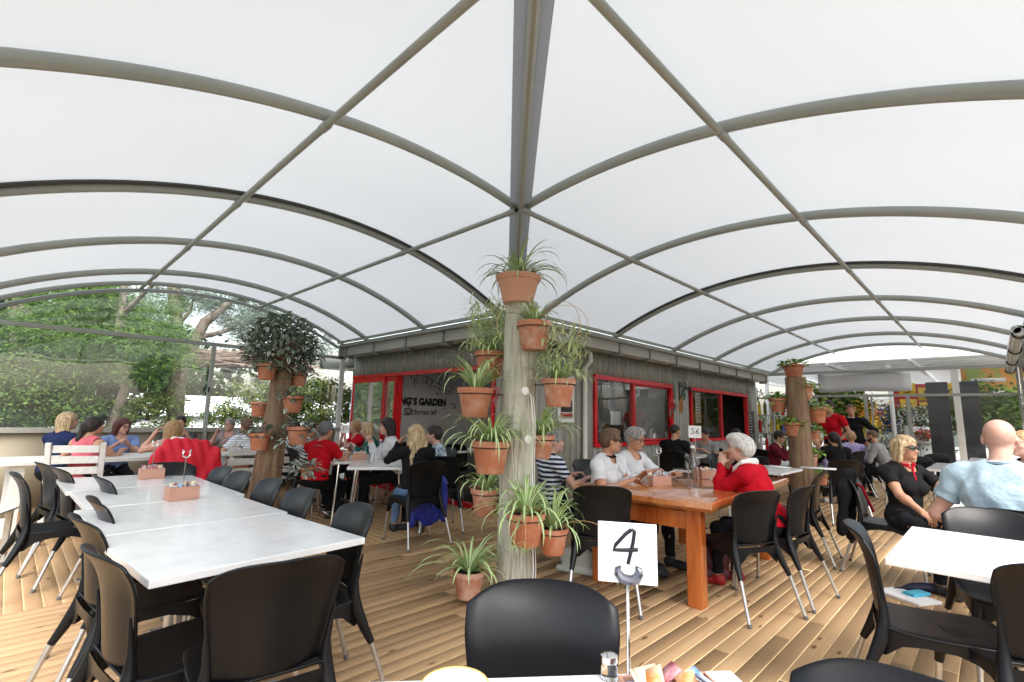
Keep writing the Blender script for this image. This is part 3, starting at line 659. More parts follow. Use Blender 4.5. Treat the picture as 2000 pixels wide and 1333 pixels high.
chair_top(1652, 1022, -80, 'black chair in side view at the near right marble table, back curled to the left', group=G2)
chair_top(2105, 1112, 30, 'black chair cut by the right edge at the near right marble table', group=G2)
chair(3.86, .02, 195, 'black chair facing the camera between the near right marble table and the bald man', group=G2)
G3 = 'black plastic chairs around the orange timber table'
chair(3.28, 2.23, 38, 'black chair seen from behind at the left front corner of the orange timber table', group=G3)
chair(3.93, 1.47, 64, 'black chair seen from behind beside the woman in red at the orange timber table', group=G3)
chair(5.75, 1.55, 95, 'black chair edge-on between the orange timber table and the far plant log', group=G3)
chair(3.66, 3.02, -58, 'black chair under the woman in the striped top', group=G3)
chair(4.15, 3.2, -88, 'black chair under the woman in the white T-shirt with the black collar', group=G3)
chair(4.72, 3.2, -95, 'black chair under the woman in the white shirt with glasses', group=G3)
chair(4.45, 1.36, 84, 'black chair under the grey-haired woman in red', group=G3)
# ---------------------------------------------------------------- marble topped tables
def marble_table(x, y, w_, d_, rz, label, group=None, leg='column'):
    t = tag(empty('marble_table', (x, y, 0), R_(rz)), label, 'table', group)
    MB().cbox((0, 0, .725), (w_, d_, .03)).obj('tabletop', 'marble_top', t, bev=.004)
    if leg == 'column':
        for s_ in ((-.0, 0),):
            MB().tube([(s_[0], s_[1], .02), (s_[0], s_[1], .70)], .03, 14).obj('column', 'aluminium', t, smooth=True)
        MB().cbox((0, 0, .705), (.3, .3, .008)).obj('mount_plate', 'metal_dark', t)
        for a in (0, 90): MB().obox((-.27*math.cos(R_(a)), -.27*math.sin(R_(a)), .018), (.27*math.cos(R_(a)), .27*math.sin(R_(a)), .018 if a == 0 else .0185), .06, .03 if a == 0 else .0285).obj('foot', 'aluminium', t, bev=.004)
    else:
        for sx in (-1, 1):
            for sy in (-1, 1):
                MB().tube([(sx*(w_/2-.09), sy*(d_/2-.09), .709), (sx*(w_/2-.03), sy*(d_/2-.03), 0.0)], .014, 10).obj('leg', 'chrome', t, smooth=True)
        for sx in (-1, 1): MB().tube([(sx*(w_/2-.045), -d_/2+.045, .1), (sx*(w_/2-.045), d_/2-.045, .1)], .009, 8).obj('stretcher', 'chrome', t, smooth=True)
    return t
G = 'white marble-topped tables pushed together in a row'
marble_table(.815, 2.585, .86, .83, 4.5, 'nearest white marble table of the long row at the left', G)
marble_table(.79, 3.425, .86, .81, 2.5, 'second white marble table of the row, without anything on it', G)
marble_table(.82, 4.25, .86, .81, 1.0, 'third white marble table of the row carrying the nearer condiment box', G)
marble_table(.80, 5.075, .88, .81, .5, 'farthest white marble table of the row carrying the farther condiment box', G)
marble_table(3.34, .01, 1.0, .80, 0, 'white marble table at the right edge of the picture in front of the bald man')
marble_table(.77, .55, .86, .6, -39.5, 'white marble table at the bottom edge of the picture with the number 4 card')
marble_table(3.25, 5.12, .95, .72, -32, 'white table with chrome legs in front of the woman with long blonde hair', 'tables of the group by the red doors', 'legs')
marble_table(3.35, 6.15, .95, 1.1, -8, 'white table with the number 21 card and glasses between the women by the red doors', 'tables of the group by the red doors', 'legs')
marble_table(5.42, -.02, 1.0, .74, 0, 'white marble table between the woman in sunglasses and the bald man')
# tables farther down the long vault
G = 'white tables farther down the long vault'
marble_table(8.35, 3.9, 1.0, .7, 0, 'white table by the grey wall between the man in black and the person in grey', G)
marble_table(6.9, 2.2, .9, .7, 0, 'white table just beyond the orange timber table', G)
marble_table(10.6, 2.7, 1.3, .7, 0, 'white table with papers behind the far plant log', G)
marble_table(9.9, .45, 1.7, .6, 0, 'long white table in front of the black panels', G, 'legs')
marble_table(12.6, .1, 1.2, .6, 0, 'white table against the far glazing', G)
# ---------------------------------------------------------------- orange timber table with a live edge
tt = tag(empty('timber_table', (4.5, 2.08, 0), R_(3)), 'glossy orange timber slab table with a wavy live edge and thick square legs', 'table')
rr = random.Random(3); out = []
def side(x0, y0, x1, y1, n, amp):
    for k in range(n):
        t = k/n; nx, ny = (y1-y0), -(x1-x0); l = math.hypot(nx, ny); q = amp*(math.sin(t*7+x0*3)+.6*math.sin(t*17+y0*5))*math.sin(math.pi*min(1, t*1.2+.1)); out.append((x0+(x1-x0)*t+nx/l*q, y0+(y1-y0)*t+ny/l*q))
side(-1.06, -.58, 1.2, -.56, 18, .02); side(1.2, -.56, 1.18, .56, 9, .02); side(1.18, .56, -1.0, .6, 18, .02); side(-1.0, .6, -1.13, .1, 5, .022); side(-1.13, .1, -1.06, -.58, 6, .03)
n = len(out); V = []; F = []
for z, k in ((.765, .985), (.757, 1.0), (.725, 1.005), (.695, .975), (.69, .95)): V += [(x*k*(1 if z > .73 else 1-.006*math.sin(x*9)), y*k, z) for x, y in out]
for l in range(4): F += [((l+1)*n+i, (l+1)*n+(i+1) % n, l*n+(i+1) % n, l*n+i) for i in range(n)]
F += [tuple(range(n)), tuple(reversed(range(4*n, 5*n)))]
MB().add(V, F).obj('slab_top', 'lacquered_timber', tt, smooth=True, angle=35)
for sx, sy in ((-.85, -.38), (-.85, .42), (.9, -.38), (.9, .42)): MB().box((sx-.055, sy-.055, 0), (sx+.055, sy+.055, .689)).obj('leg', 'timber_leg', tt, bev=.008)
for sx in (-.85, .9): MB().box((sx-.04, -.324, .53), (sx+.04, .364, .66)).obj('rail', 'timber_leg', tt, bev=.006)
MB().box((-.794, -.02, .55), (.844, .04, .66)).obj('rail', 'timber_leg', tt, bev=.006)
# ---------------------------------------------------------------- white timber furniture at the back left
def slat_chair(x, y, a, label):
    r = tag(empty('slatted_chair', (x, y, 0), R_(a)), label, 'chair', 'white painted slatted timber chairs')
    for sy in (1, -1):
        MB().obox((.2, sy*.2, 0), (.2, sy*.2, .43), .04, .04).obj('leg', 'white_timber', r, bev=.003)
        MB().obox((-.2, sy*.2, 0), (-.205, sy*.2, .45), .045, .035).obox((-.205, sy*.2, .451), (-.30, sy*.21, .97), .045, .03).obj('leg', 'white_timber', r, bev=.003)
        MB().box((-.18, sy*.2-.012, .36), (.18, sy*.2+.012, .425)).obj('rail', 'white_timber', r)
    for k in range(6): MB().box((-.2+.075*k, -.23, .43), (-.135+.075*k, .23, .45)).obj('seat_slat', 'white_timber', r, bev=.002)
    for k in range(4):
        z = .56+.105*k; xx = -.205-.095*(z-.45)/.52
        MB().box((xx-.005, -.178, z), (xx+.014, .178, z+.07)).obj('back_slat', 'white_timber', r, bev=.002)
    return r
slat_chair(.62, 6.75, 72, 'white slatted chair with its back to us behind the woman in pink')
slat_chair(-.12, 6.05, -20, 'white slatted chair cut by the left edge of the picture')
def plank_table(x, y, L, wd, a, label):
    r = tag(empty('plank_table', (x, y, 0), R_(a)), label, 'table', 'white timber tables by the end screen')
    n = 6
    for k in range(n): MB().box((-L/2, -wd/2+k*wd/n+.002, .715), (L/2, -wd/2+(k+1)*wd/n-.002, .75)).obj('plank', 'white_timber', r, bev=.002)
    for sx in (-1, 1):
        MB().box((sx*(L/2-.2)-.05, -wd/2+.08, 0), (sx*(L/2-.2)+.05, wd/2-.08, .712)).obj('trestle', 'white_timber', r, bev=.004)
    return r
plank_table(.9, 7.55, 1.9, .8, 3, 'white plank table between the women at the far left')
plank_table(2.95, 7.75, 1.7, .8, 0, 'white plank table right of the red jacket, before the end screen')
MB
b = tag(empty('bench', (2.55, 7.1, 0), R_(0)), 'low white slatted bench behind the plant log at the left', 'bench')
for k in range(3): MB().box((-.55, -.18+.12*k, .42), (.55, -.08+.12*k, .45)).obj('seat_slat', 'white_timber', b, bev=.002)
for k in range(3): MB().box((-.55, -.26, .52+.12*k), (.55, -.235, .60+.12*k)).obj('back_slat', 'white_timber', b, bev=.002)
for sx in (-.5, .5): MB().box((sx-.02, -.23, 0), (sx+.02, .15, .415)).box((sx-.02, -.233, .416), (sx+.02, -.2, .9)).obj('leg', 'white_timber', b, bev=.002)
# ---------------------------------------------------------------- stool
def stool(x, y, a, label):
    r = tag(empty('stool', (x, y, 0), R_(a)), label, 'stool')
    MB().cbox((0, 0, .45), (.36, .36, .05)).obj('seat', 'black_plastic', r, bev=.012)
    for sx in (-1, 1):
        for sy in (-1, 1): MB().tube([(sx*.15, sy*.15, .425), (sx*.17, sy*.17, 0)], .012, 8).obj('leg', 'chrome', r, smooth=True)
    for sx in (-1, 1): MB().tube([(sx*.167, -.167, .09), (sx*.167, .167, .09)], .008, 8).obj('stretcher', 'chrome', r, smooth=True)
    return r
stool(2.86, 6.2, 10, 'black seated chrome stool under the woman in the red top')
# other chairs of the groups
G4 = 'black plastic chairs by the red doors'
chair(3.17, 4.50, 84, 'black chair seen from behind under the woman with long blonde hair', group=G4)
chair(4.35, 5.75, 190, 'black chair under the woman in the patterned blouse', group=G4)
chair(4.1, 6.25, 185, 'black chair under the woman in the white shirt by the red door', group=G4)
chair(4.2, 6.95, 190, 'black chair under the woman in teal', group=G4)
chair(4.35, 7.7, 200, 'black chair under the woman drinking from a cup', group=G4)
chair(2.85, 7.3, 10, 'black chair under the woman behind the left plant log', group=G4)
chair(2.98, 6.85, 0, 'black chair hidden behind the lowest pot of the left plant log', group=G4)
G5 = 'black plastic chairs farther down the long vault'
chair(7.6, 3.72, 8, 'black chair under the man in the black T-shirt', group=G5)
chair(8.95, 3.75, 190, 'black chair under the person in grey behind the number 36 card', group=G5)
chair_top(1655, 900, 32, 'black chair seen from behind under the dark-haired woman in black', group=G5)
chair(5.75, .78, -88, 'black chair with a jacket over its back under the woman in sunglasses', group=G5)
chair(4.50, -.03, 2, 'black chair under the bald man', group=G5)
chair(6.35, -.12, 180, 'black chair under the fair man at the right edge', group=G5)
chair_top(1800, 893, 150, 'black chair in side view behind the woman in sunglasses, the nearer of two', group=G5)
chair_top(1835, 888, 150, 'black chair in side view before the black panels, the farther of two', group=G5)
chair(11.0, 2.05, 70, 'black chair under the curly-haired woman in lilac', group=G5)
chair(11.6, 1.95, 120, 'black chair under the bearded man in grey', group=G5)
chair(9.7, 2.95, -20, 'black chair under the man in the maroon hoodie', group=G5)
chair(6.55, 2.75, -70, 'grey-looking empty black chair beyond the orange timber table', group=G5)
chair(7.3, 2.75, -100, 'empty black chair beyond the bottle on the orange timber table', group=G5)
chair_top(1487, 893, 150, 'black chair behind the shoulder of the woman in red', group=G5)
# inside the cafe
G6 = 'black chairs inside the cafe'
for k, (px, zz) in enumerate(((806, 8.0), (838, 7.95), (872, 7.9), (905, 7.85))):
    p = dep(px, 835, zz)
    chair(p.x, p.y, -100, ('leftmost', 'second from left', 'third from left', 'rightmost')[k]+' of the four black chairs inside the cafe below the lettering', group=G6)
t = tag(empty('white_table', (6.1, 6.6, 0), 0), 'long white table inside the cafe doorway', 'table')
MB().cbox((0, 0, .73), (1.9, .7, .03)).obj('tabletop', 'white_paint', t)
for sx in (-.85, .85):
    for sy in (-.3, .3): MB().tube([(sx, sy, .715), (sx, sy, 0)], .015, 8).obj('leg', 'chrome', t, smooth=True)
# ================================================================ PEOPLE: one smooth surface per body (implicit surface, meshed)
def surfnet(F, org, h):
    S = F < 0
    c = np.zeros(tuple(n-1 for n in F.shape), np.int8)
    for i in (0, 1):
        for j in (0, 1):
            for k in (0, 1): c += S[i:S.shape[0]-1+i, j:S.shape[1]-1+j, k:S.shape[2]-1+k]
    act = np.argwhere((c > 0) & (c < 8)); idx = -np.ones(c.shape, np.int32); idx[tuple(act.T)] = np.arange(len(act))
    P = np.zeros((len(act), 3)); W_ = np.zeros(len(act))
    cor = [(i, j, k) for i in (0, 1) for j in (0, 1) for k in (0, 1)]
    val = {q: F[act[:, 0]+q[0], act[:, 1]+q[1], act[:, 2]+q[2]] for q in cor}
    for q in cor:
        for a in range(3):
            if q[a] == 0:
                p = list(q); p[a] = 1; p = tuple(p); f0, f1 = val[q], val[p]; m = (f0 < 0) != (f1 < 0)
                t = np.where(m, f0/np.where(m, f0-f1, 1), 0); v = np.array(q, float)[None].repeat(len(act), 0); v[:, a] += t; P[m] += v[m]; W_[m] += 1
    P = (P/W_[:, None]+act)*h+org
    Q = []
    for a in range(3):
        b, c_ = (a+1) % 3, (a+2) % 3
        sl0 = [slice(None)]*3; sl1 = [slice(None)]*3; sl0[a] = slice(0, -1); sl1[a] = slice(1, None)
        d = S[tuple(sl0)].astype(np.int8)-S[tuple(sl1)].astype(np.int8); e = np.argwhere(d != 0); dv = d[tuple(e.T)]
        ok = (e[:, b] > 0) & (e[:, c_] > 0) & (e[:, b] < F.shape[b]-1) & (e[:, c_] < F.shape[c_]-1); e = e[ok]; dv = dv[ok]
        def cell(ob, oc):
            q = e.copy(); q[:, b] += ob; q[:, c_] += oc; return idx[tuple(q.T)]
        q = np.stack([cell(-1, -1), cell(0, -1), cell(0, 0), cell(-1, 0)], 1); q[dv < 0] = q[dv < 0][:, ::-1]; Q.append(q)
    return P, np.concatenate(Q)
def vnormals(P, Q):
    n = np.cross(P[Q[:, 2]]-P[Q[:, 0]], P[Q[:, 3]]-P[Q[:, 1]]); N = np.zeros_like(P)
    for k in range(4): np.add.at(N, Q[:, k], n)
    return N/(np.linalg.norm(N, axis=1, keepdims=True)+1e-12)
def lap(P, Q, it=1, f=.5):
    for _ in range(it):
        A = np.zeros_like(P); C_ = np.zeros(len(P))
        for k in range(4): np.add.at(A, Q[:, k], P[Q[:, (k+1) % 4]]+P[Q[:, (k+3) % 4]]); np.add.at(C_, Q[:, k], 2)
        P = P+(A/np.maximum(C_, 1)[:, None]-P)*f
    return P
def sdf(prims, h, pad=.03):
    lo = np.min([p['lo'] for p in prims if not p.get('cut')], 0)-pad; hi = np.max([p['hi'] for p in prims if not p.get('cut')], 0)+pad
    n = np.ceil((hi-lo)/h).astype(int)+1; F = np.full(n, 1.0, np.float32); B = np.full(n, 1.0, np.float32); Lb = np.zeros(n, np.int8)
    for p in prims:
        k = p['k']; m = k+2.5*h
        a = np.clip(np.floor((p['lo']-m-lo)/h).astype(int), 0, n); b = np.clip(np.ceil((p['hi']+m-lo)/h).astype(int)+1, 0, n)
        if (b <= a).any(): continue
        X = [((np.arange(a[i], b[i])*h+lo[i]).astype(np.float32)) for i in range(3)]
        X = np.stack(np.meshgrid(*X, indexing='ij'), -1); s = tuple(slice(a[i], b[i]) for i in range(3))
        if p['t'] == 'c':
            ba = (p['b']-p['a']).astype(np.float32); pa = X-p['a'].astype(np.float32); t = np.clip(pa@ba/max(1e-9, float(ba@ba)), 0, 1)
            d = np.linalg.norm(pa-t[..., None]*ba, axis=-1)-(p['ra']+(p['rb']-p['ra'])*t)
        else:
            q = (X-p['c'].astype(np.float32))@p['R'].astype(np.float32); r = p['r'].astype(np.float32)
            k0 = np.linalg.norm(q/r, axis=-1); k1 = np.linalg.norm(q/(r*r), axis=-1); d = k0*(k0-1)/np.maximum(k1, 1e-6)
            d = np.where(k0 < .05, -r.min(), d)
        f = F[s]
        if p.get('cut'):
            hh = np.clip(.5-.5*(f+d)/k, 0, 1); F[s] = f*(1-hh)-d*hh+k*hh*(1-hh)
        else:
            hh = np.clip(.5+.5*(f-d)/k, 0, 1); F[s] = f*(1-hh)+d*hh-k*hh*(1-hh)
            if p['lab'] >= 0:
                bb = B[s]; w_ = d < bb; bb[w_] = d[w_]; B[s] = bb; l = Lb[s]; l[w_] = p['lab']; Lb[s] = l
    return F, lo, Lb
def cap(a, b, ra, rb=None, k=.02, lab=0, cut=False):
    a = np.array(a, float); b = np.array(b, float); rb = ra if rb is None else rb; r = max(ra, rb)
    return dict(t='c', a=a, b=b, ra=ra, rb=rb, k=k, lab=lab, cut=cut, lo=np.minimum(a, b)-r, hi=np.maximum(a, b)+r)
def ell(c, r, k=.02, lab=0, R=None, cut=False):
    c = np.array(c, float); r = np.array(r, float); R = np.eye(3) if R is None else np.array(R); e = np.sqrt((R**2)@(r**2))
    return dict(t='e', c=c, r=r, R=R, k=k, lab=lab, cut=cut, lo=c-e, hi=c+e)
def rotm(ax, a):
    return np.array(Matrix.Rotation(a, 3, ax))
def ik(sh, tg, l1, l2, pole):
    d = tg-sh; L = np.linalg.norm(d)
    if L > (l1+l2)*.985: tg = sh+d/L*(l1+l2)*.985; d = tg-sh; L = np.linalg.norm(d)
    a = (l1*l1-l2*l2+L*L)/(2*L); hgt = math.sqrt(max(0, l1*l1-a*a)); u = d/L; p = np.array(pole, float); p = p-u*(p@u); p /= np.linalg.norm(p)
    return sh+u*a+p*hgt, tg
SK = {'fair': (.62, .36, .27), 'pink': (.62, .38, .3), 'tan': (.5, .28, .18), 'asian': (.56, .35, .23), 'brown': (.4, .22, .14)}
for k_, v_ in SK.items(): M('skin_'+k_, v_, .5, var=(v_[0]*.92, v_[1]*.8, v_[2]*.78), scale=22, spec=.3, bump=.25, bscale=90, bdist=.0015)
def hairmat(name, c, c2): M(name, c, .45, var=c2, scale=26, stretch=(3, 3, .35), bump=.9, bscale=70, bdist=.006, spec=.45, lo=.35, hi=.62)
hairmat('hair_blonde', (.22, .13, .055), (.66, .5, .3)); hairmat('hair_dark', (.012, .008, .007), (.03, .02, .018)); hairmat('hair_brown', (.06, .03, .018), (.16, .085, .05))
hairmat('hair_auburn', (.05, .012, .012), (.12, .03, .025)); hairmat('hair_grey', (.12, .11, .11), (.38, .36, .35)); hairmat('hair_silver', (.36, .34, .32), (.78, .75, .72))
hairmat('hair_ginger', (.24, .12, .05), (.5, .32, .16)); hairmat('hair_steel', (.07, .07, .075), (.2, .2, .21))
M('eye_dark', (.02, .015, .012), .15); M('lips', (.42, .13, .12), .45); M('lens_dark', (.01, .01, .012), .05, spec=1); M('glasses_frame', (.03, .02, .02), .3); M('eye_white', (.7, .68, .66), .3)
M('skin_brow', (.08, .05, .04), .8)
def hairprims(style, C, Rh):
    def T(p): return C+Rh@np.array(p, float)
    P = []
    if style == 'bald': return None
    if style == 'beard': style = 'short'
    P.append(ell(T((-.012, 0, .036)), (.108, .087, .098), .01, 0, Rh))
    if style == 'short':
        P += [ell(T((-.045, 0, -.0)), (.07, .078, .085), .02, 0, Rh), ell(T((.03, .01, .09)), (.06, .065, .04), .02, 0, Rh)]
    if style == 'crop':
        pass
    if style in ('fluffy',):
        P += [ell(T((-.05, 0, .01)), (.09, .092, .1), .02, 0, Rh), ell(T((.02, .0, .095)), (.085, .08, .05), .02, 0, Rh), ell(T((-.03, .055, .0)), (.06, .05, .07), .02, 0, Rh), ell(T((-.03, -.055, .0)), (.06, .05, .07), .02, 0, Rh)]
    if style in ('bob', 'long', 'pony', 'midlong'):
        P += [ell(T((-.04, 0, -.0)), (.085, .092, .1), .02, 0, Rh)]
    if style in ('bob', 'midlong', 'long'):
        e = {'bob': -.12, 'midlong': -.17, 'long': -.2}[style]
        for sy in (-1, 1):
            P += [cap(T((.01, sy*.078, .05)), T((-.0, sy*.088, e)), .03, .024, .03), cap(T((-.05, sy*.06, .02)), T((-.05, sy*.065, e-.01)), .045, .035, .03)]
        P += [cap(T((-.07, 0, .0)), T((-.075, 0, e)), .05, .045, .03)]
    if style == 'long':
        P.append(ell(T((-.105, 0, -.2)), (.042, .12, .26), .03, 0, Rh))
        for sy in (-.07, -.025, .025, .07): P.append(cap(T((-.075, sy, -.1)), T((-.14, sy*1.4, -.44-abs(.07-abs(sy))*.6)), .05, .026, .03))
    if style == 'pony':
        P += [ell(T((-.11, 0, .01)), (.03, .03, .03), .02), cap(T((-.115, 0, .0)), T((-.15, 0, -.16)), .035, .03, .02), cap(T((-.15, 0, -.16)), T((-.14, .02, -.26)), .03, .012, .02)]
    # face opening
    P.append(ell(T((.1, 0, -.035)), (.085, .066, .1), .012, cut=True, R=Rh))
    if style in ('short', 'crop', 'fluffy'):
        P.append(ell(T((.015, .085, -.045)), (.05, .03, .055), .012, cut=True, R=Rh)); P.append(ell(T((.015, -.085, -.045)), (.05, .03, .055), .012, cut=True, R=Rh))
        P.append(ell(T((.02, 0, -.13)), (.12, .1, .065), .012, cut=True, R=Rh))
    return P
def person(label, px, py, zc, face, skin='fair', hair=('short', 'hair_brown'), top='fair', sleeve='short', bottom='trousers_black', shoes='shoe_dark', lean=8, hy=0, hp=0, htilt=0,
           LH=None, RH=None, girth=1.0, woman=True, stand=False, vox=None, knees=.42, glasses=None, belly=0, hands='curl', collar=None, group=None, rest=None, smul=1.0, legs_out=0, fwd=0):
    H = dep(px, py, zc); faz = az(px, py)+face; fd = np.array([math.cos(R_(faz)), math.sin(R_(faz))])
    vox = vox or (.0075 if zc < 5 else .0095 if zc < 7.5 else .012)
    ln = R_(lean)
    if stand: hipz = .93; nat = hipz+.70
    else: hipz = .54; nat = hipz+.50*math.cos(ln)+.165
    s = max(.86, min(1.12, H.z/nat if stand else (H.z-.45)/(nat-.45)))*smul
    if stand: hipz *= s
    else: hipz = .45+.09*s
    Rl = rotm('Y', ln)
    hip = np.array([0, 0, hipz])
    def T(x, y, z): return hip+Rl@np.array([x, y*girth, z])*s
    neckb = T(0, 0, .50); C = neckb+np.array([.035+.05*math.sin(ln), 0, .155])*s
    Rh = rotm('Z', R_(hy))@rotm('Y', R_(hp))@rotm('X', R_(htilt)); hs_ = s*.99
    def Hd(p): return C+Rh@np.array(p, float)*hs_
    P = []
    A = lambda *a, **k: P.append(cap(*a, **k)); E = lambda *a, **k: P.append(ell(*a, **k)); g = girth
    E(T(-.02, 0, .0), np.array((.125, .178*g, .125))*s, k=.04, lab=4, R=Rl)
    E(T(.0+.02*belly, 0, .15), np.array((.10*g, .138*g, .15))*s, k=.05, lab=1, R=Rl)
    E(T(0, 0, .33), np.array((.108*g, .155*g, .17))*s, k=.05, lab=1, R=Rl)
    A(T(-.015, -.115, .435), T(-.015, .115, .435), .062*s, k=.05, lab=1)
    A(T(-.01, -.05, .47), T(-.01, .05, .47), .05*s, k=.04, lab=1)
    if woman:
        for sy in (-1, 1): E(T(.078, sy*.07, .30), np.array((.058, .062, .062))*s, k=.04, lab=1)
    if belly: E(T(.06, 0, .1), np.array((.12, .16, .13))*s*belly, k=.06, lab=1)
    A(neckb+np.array([-.012, 0, -.02]), Hd((-.018, 0, -.05)), .053*s, .05*s, k=.03, lab=0)
    hA = lambda a, b, ra, rb=None, k=.01: A(Hd(a), Hd(b), ra*hs_, (rb or ra)*hs_, k=k*hs_, lab=0)
    hE = lambda c, r, k=.01, cut=False: P.append(ell(Hd(c), np.array(r)*hs_, k=k, lab=-1 if cut else 0, R=Rh, cut=cut))
    hE((-.01, 0, .035), (.096, .074, .086), .02); hE((.022, 0, -.02), (.068, .06, .09), .025); hE((.035, 0, -.062), (.052, .044, .042), .025)
    hA((.08, 0, .012), (.104, 0, -.024), .008, .0125, .012); hE((.096, 0, -.028), (.014, .019, .01), .008)
    for sy in (-1, 1):
        hE((.085, sy*.03, .012), (.014, .017, .012), .012, cut=True)
        hA((.08, sy*.015, .03), (.072, sy*.045, .028), .009, .008, .012); hE((.062, sy*.036, -.02), (.022, .02, .02), .02)
        hE((.076, sy*.0305, .01), (.0125, .0135, .0115), .004)
        if hair[0] in ('short', 'crop', 'bald', 'fluffy', 'pony'): hE((-.004, sy*.076, -.004), (.019, .009, .03), .006)
    hE((.081, 0, -.052), (.014, .024, .011), .008); hE((.078, 0, -.088), (.018, .02, .015), .015)
    # legs
    feet = []
    for sy in (-1, 1):
        if stand:
            hj = hip+np.array([0, sy*.09*s, -.03]); kn = np.array([.02, sy*.10*s, .5*s]); an = np.array([-.02+sy*.04, sy*(.11+legs_out), .08*s])
        else:
            hj = hip+np.array([0, sy*.092*s, -.02]); kn = np.array([knees*s, sy*(.12+legs_out*.5)*s, .485*s]); an = np.array([(knees+.0)*s+(.02 if sy > 0 else -.06), sy*(.11+legs_out)*s, .085])
        A(hj, kn, .086*s*g, .058*s, k=.03, lab=5); A(kn, an, .054*s, .036*s, k=.02, lab=6)
        E((kn*.65+an*.35)+np.array([-.018, 0, 0]), np.array((.048, .045, .09))*s, k=.03, lab=6)
        an2 = an+np.array([-.01, 0, -.03]); toe = an+np.array([.155*s, sy*.015, -.058*1]); toe[2] = .028
        A(an2*[1, 1, 0]+np.array([-.02, 0, .035]), toe, .034*s, .027*s, k=.015, lab=7); A(an, an2, .036*s, .038*s, k=.02, lab=7)
        A(toe*.6+an2*[.4, .4, 0]+np.array([0, 0, .014]), toe, .036*s, .029*s, k=.015, lab=7)
    # arms
    def arm(sy, tgt):
        sh = T(-.012, sy*.185/max(1, g*.97), .425)
        if tgt is None: tgt = (.27*s, sy*.11, .645) if not stand else (.04, sy*.27, hipz-.05)
        tg = np.array(tgt, float); pole = (-.35, sy*.75, -.9) if tg[2] < sh[2] else (-.1, sy*.5, -1)
        el, wr = ik(sh, tg, .285*s, .25*s, pole)
        md = sh*.42+el*.58; A(sh, md, .050*s*g, .043*s, k=.03, lab=2); A(md, el, .043*s, .038*s, k=.02, lab=9); E(sh, np.array((.052, .05, .05))*s*g, k=.04, lab=2)
        A(el, wr, .038*s, .025*s, k=.012, lab=3); E(el*.7+wr*.3, np.array((.036, .036, .036))*s, k=.03, lab=3)
        d = wr-el; d /= np.linalg.norm(d); up = np.array([0, 0, 1.0]); n_ = up-d*(up@d)
        n_ = n_/np.linalg.norm(n_) if np.linalg.norm(n_) > .15 else np.array([-1.0, 0, 0]); sd_ = np.cross(n_, d)*sy   # towards the thumb: inside
        sd_ = -sd_ if (sd_@np.array([0, -sy, 0])) < 0 else sd_
        Rm = np.stack([d, sd_, n_], 1)
        if np.linalg.det(Rm) < 0: Rm = np.stack([d, sd_, -n_], 1)
        if hands == 'up': n_ = -n_
        pc = wr+d*.045*s; E(pc, np.array((.05, .041, .017))*s, k=.014, lab=8, R=Rm); A(wr-d*.01, wr+d*.03, .024*s, .022*s, k=.012, lab=8)
        fr = .0088*s+.001*(vox > .008)
        for q, (o_, L_) in enumerate(((.028, .066), (.0095, .074), (-.0095, .070), (-.027, .056))):
            b = pc+d*.042*s+sd_*o_*s*1.05; m1 = b+(d*.85-n_*.45+sd_*o_*2)*L_*.5*s; m2 = m1+(d*.35-n_*.92)*L_*.5*s
            A(b, m1, fr, fr*.95, k=.004, lab=8); A(m1, m2, fr*.95, fr*.8, k=.004, lab=8)
        b = pc-d*.022*s+sd_*.032*s; m1 = b+(d*.5+sd_*.75-n_*.35)*.035*s; A(b, m1, fr*1.25, fr*1.1, k=.008, lab=8); A(m1, m1+(d*.85+sd_*.1-n_*.4)*.03*s, fr*1.1, fr*.9, k=.004, lab=8)
        return el, wr
    arm(1, LH); arm(-1, RH)
    F_, lo, Lb = sdf(P, vox)
    V, Q = surfnet(F_, lo, vox); V = lap(V, Q, 1, .25)
    gi = np.clip(np.round((V-lo)/vox).astype(int), 0, np.array(F_.shape)-1); lab = Lb[tuple(gi.T)]
    fwd_off = C[0]-fwd
    me = newmesh('person', V, Q, 'skin_'+skin, smooth=True)
    o = link('person', me, None, (H.x-fd[0]*fwd_off, H.y-fd[1]*fwd_off, 0), (0, 0, R_(faz)))
    tag(o, label, 'person', group)
    N = vnormals(V, Q); Ns = N.copy()
    for _ in range(3): Ns = lap(Ns, Q, 1, .7)
    Ns /= np.linalg.norm(Ns, axis=1, keepdims=True)+1e-9
    def shell(name, labs, off, mat, fold=.004, trim=None, extra=None):
        m = np.isin(lab, labs)
        if trim is not None: m &= trim(V)
        if extra is not None: m |= extra(V, lab)
        f = m[Q].sum(1) >= 3; q = Q[f]
        if len(q) < 10: return None
        u, inv = np.unique(q, return_inverse=True); v = V[u]
        ph = RNG.uniform(0, 6, 6); fo = fold*1.5*(np.sin(v[:, 2]*30+v[:, 0]*22+ph[0]+2.6*np.sin(v[:, 1]*15+v[:, 2]*9+ph[1]))+.7*np.sin(v[:, 1]*45-v[:, 2]*30+v[:, 0]*35+ph[2])+.5*np.sin(v[:, 0]*60+v[:, 2]*15+ph[3]))
        v = v+Ns[u]*(off+fo*.6)[:, None]; q = inv.reshape(q.shape)
        # smooth the cut edges only
        cnt = {}
        E_ = np.sort(np.concatenate([q[:, [k, (k+1) % 4]] for k in range(4)]), 1); key, c_ = np.unique(E_, axis=0, return_counts=True); be = key[c_ == 1]
        bm_ = np.zeros(len(v), bool); bm_[be.ravel()] = True
        for _ in range(40):
            A_ = np.zeros_like(v); n_ = np.zeros(len(v)); np.add.at(A_, be[:, 0], v[be[:, 1]]); np.add.at(A_, be[:, 1], v[be[:, 0]]); np.add.at(n_, be[:, 0], 1); np.add.at(n_, be[:, 1], 1)
            v[bm_] += (A_[bm_]/n_[bm_, None]-v[bm_])*.5
        me2 = newmesh(name, v, q, mat, smooth=True); c = link(name, me2, o)
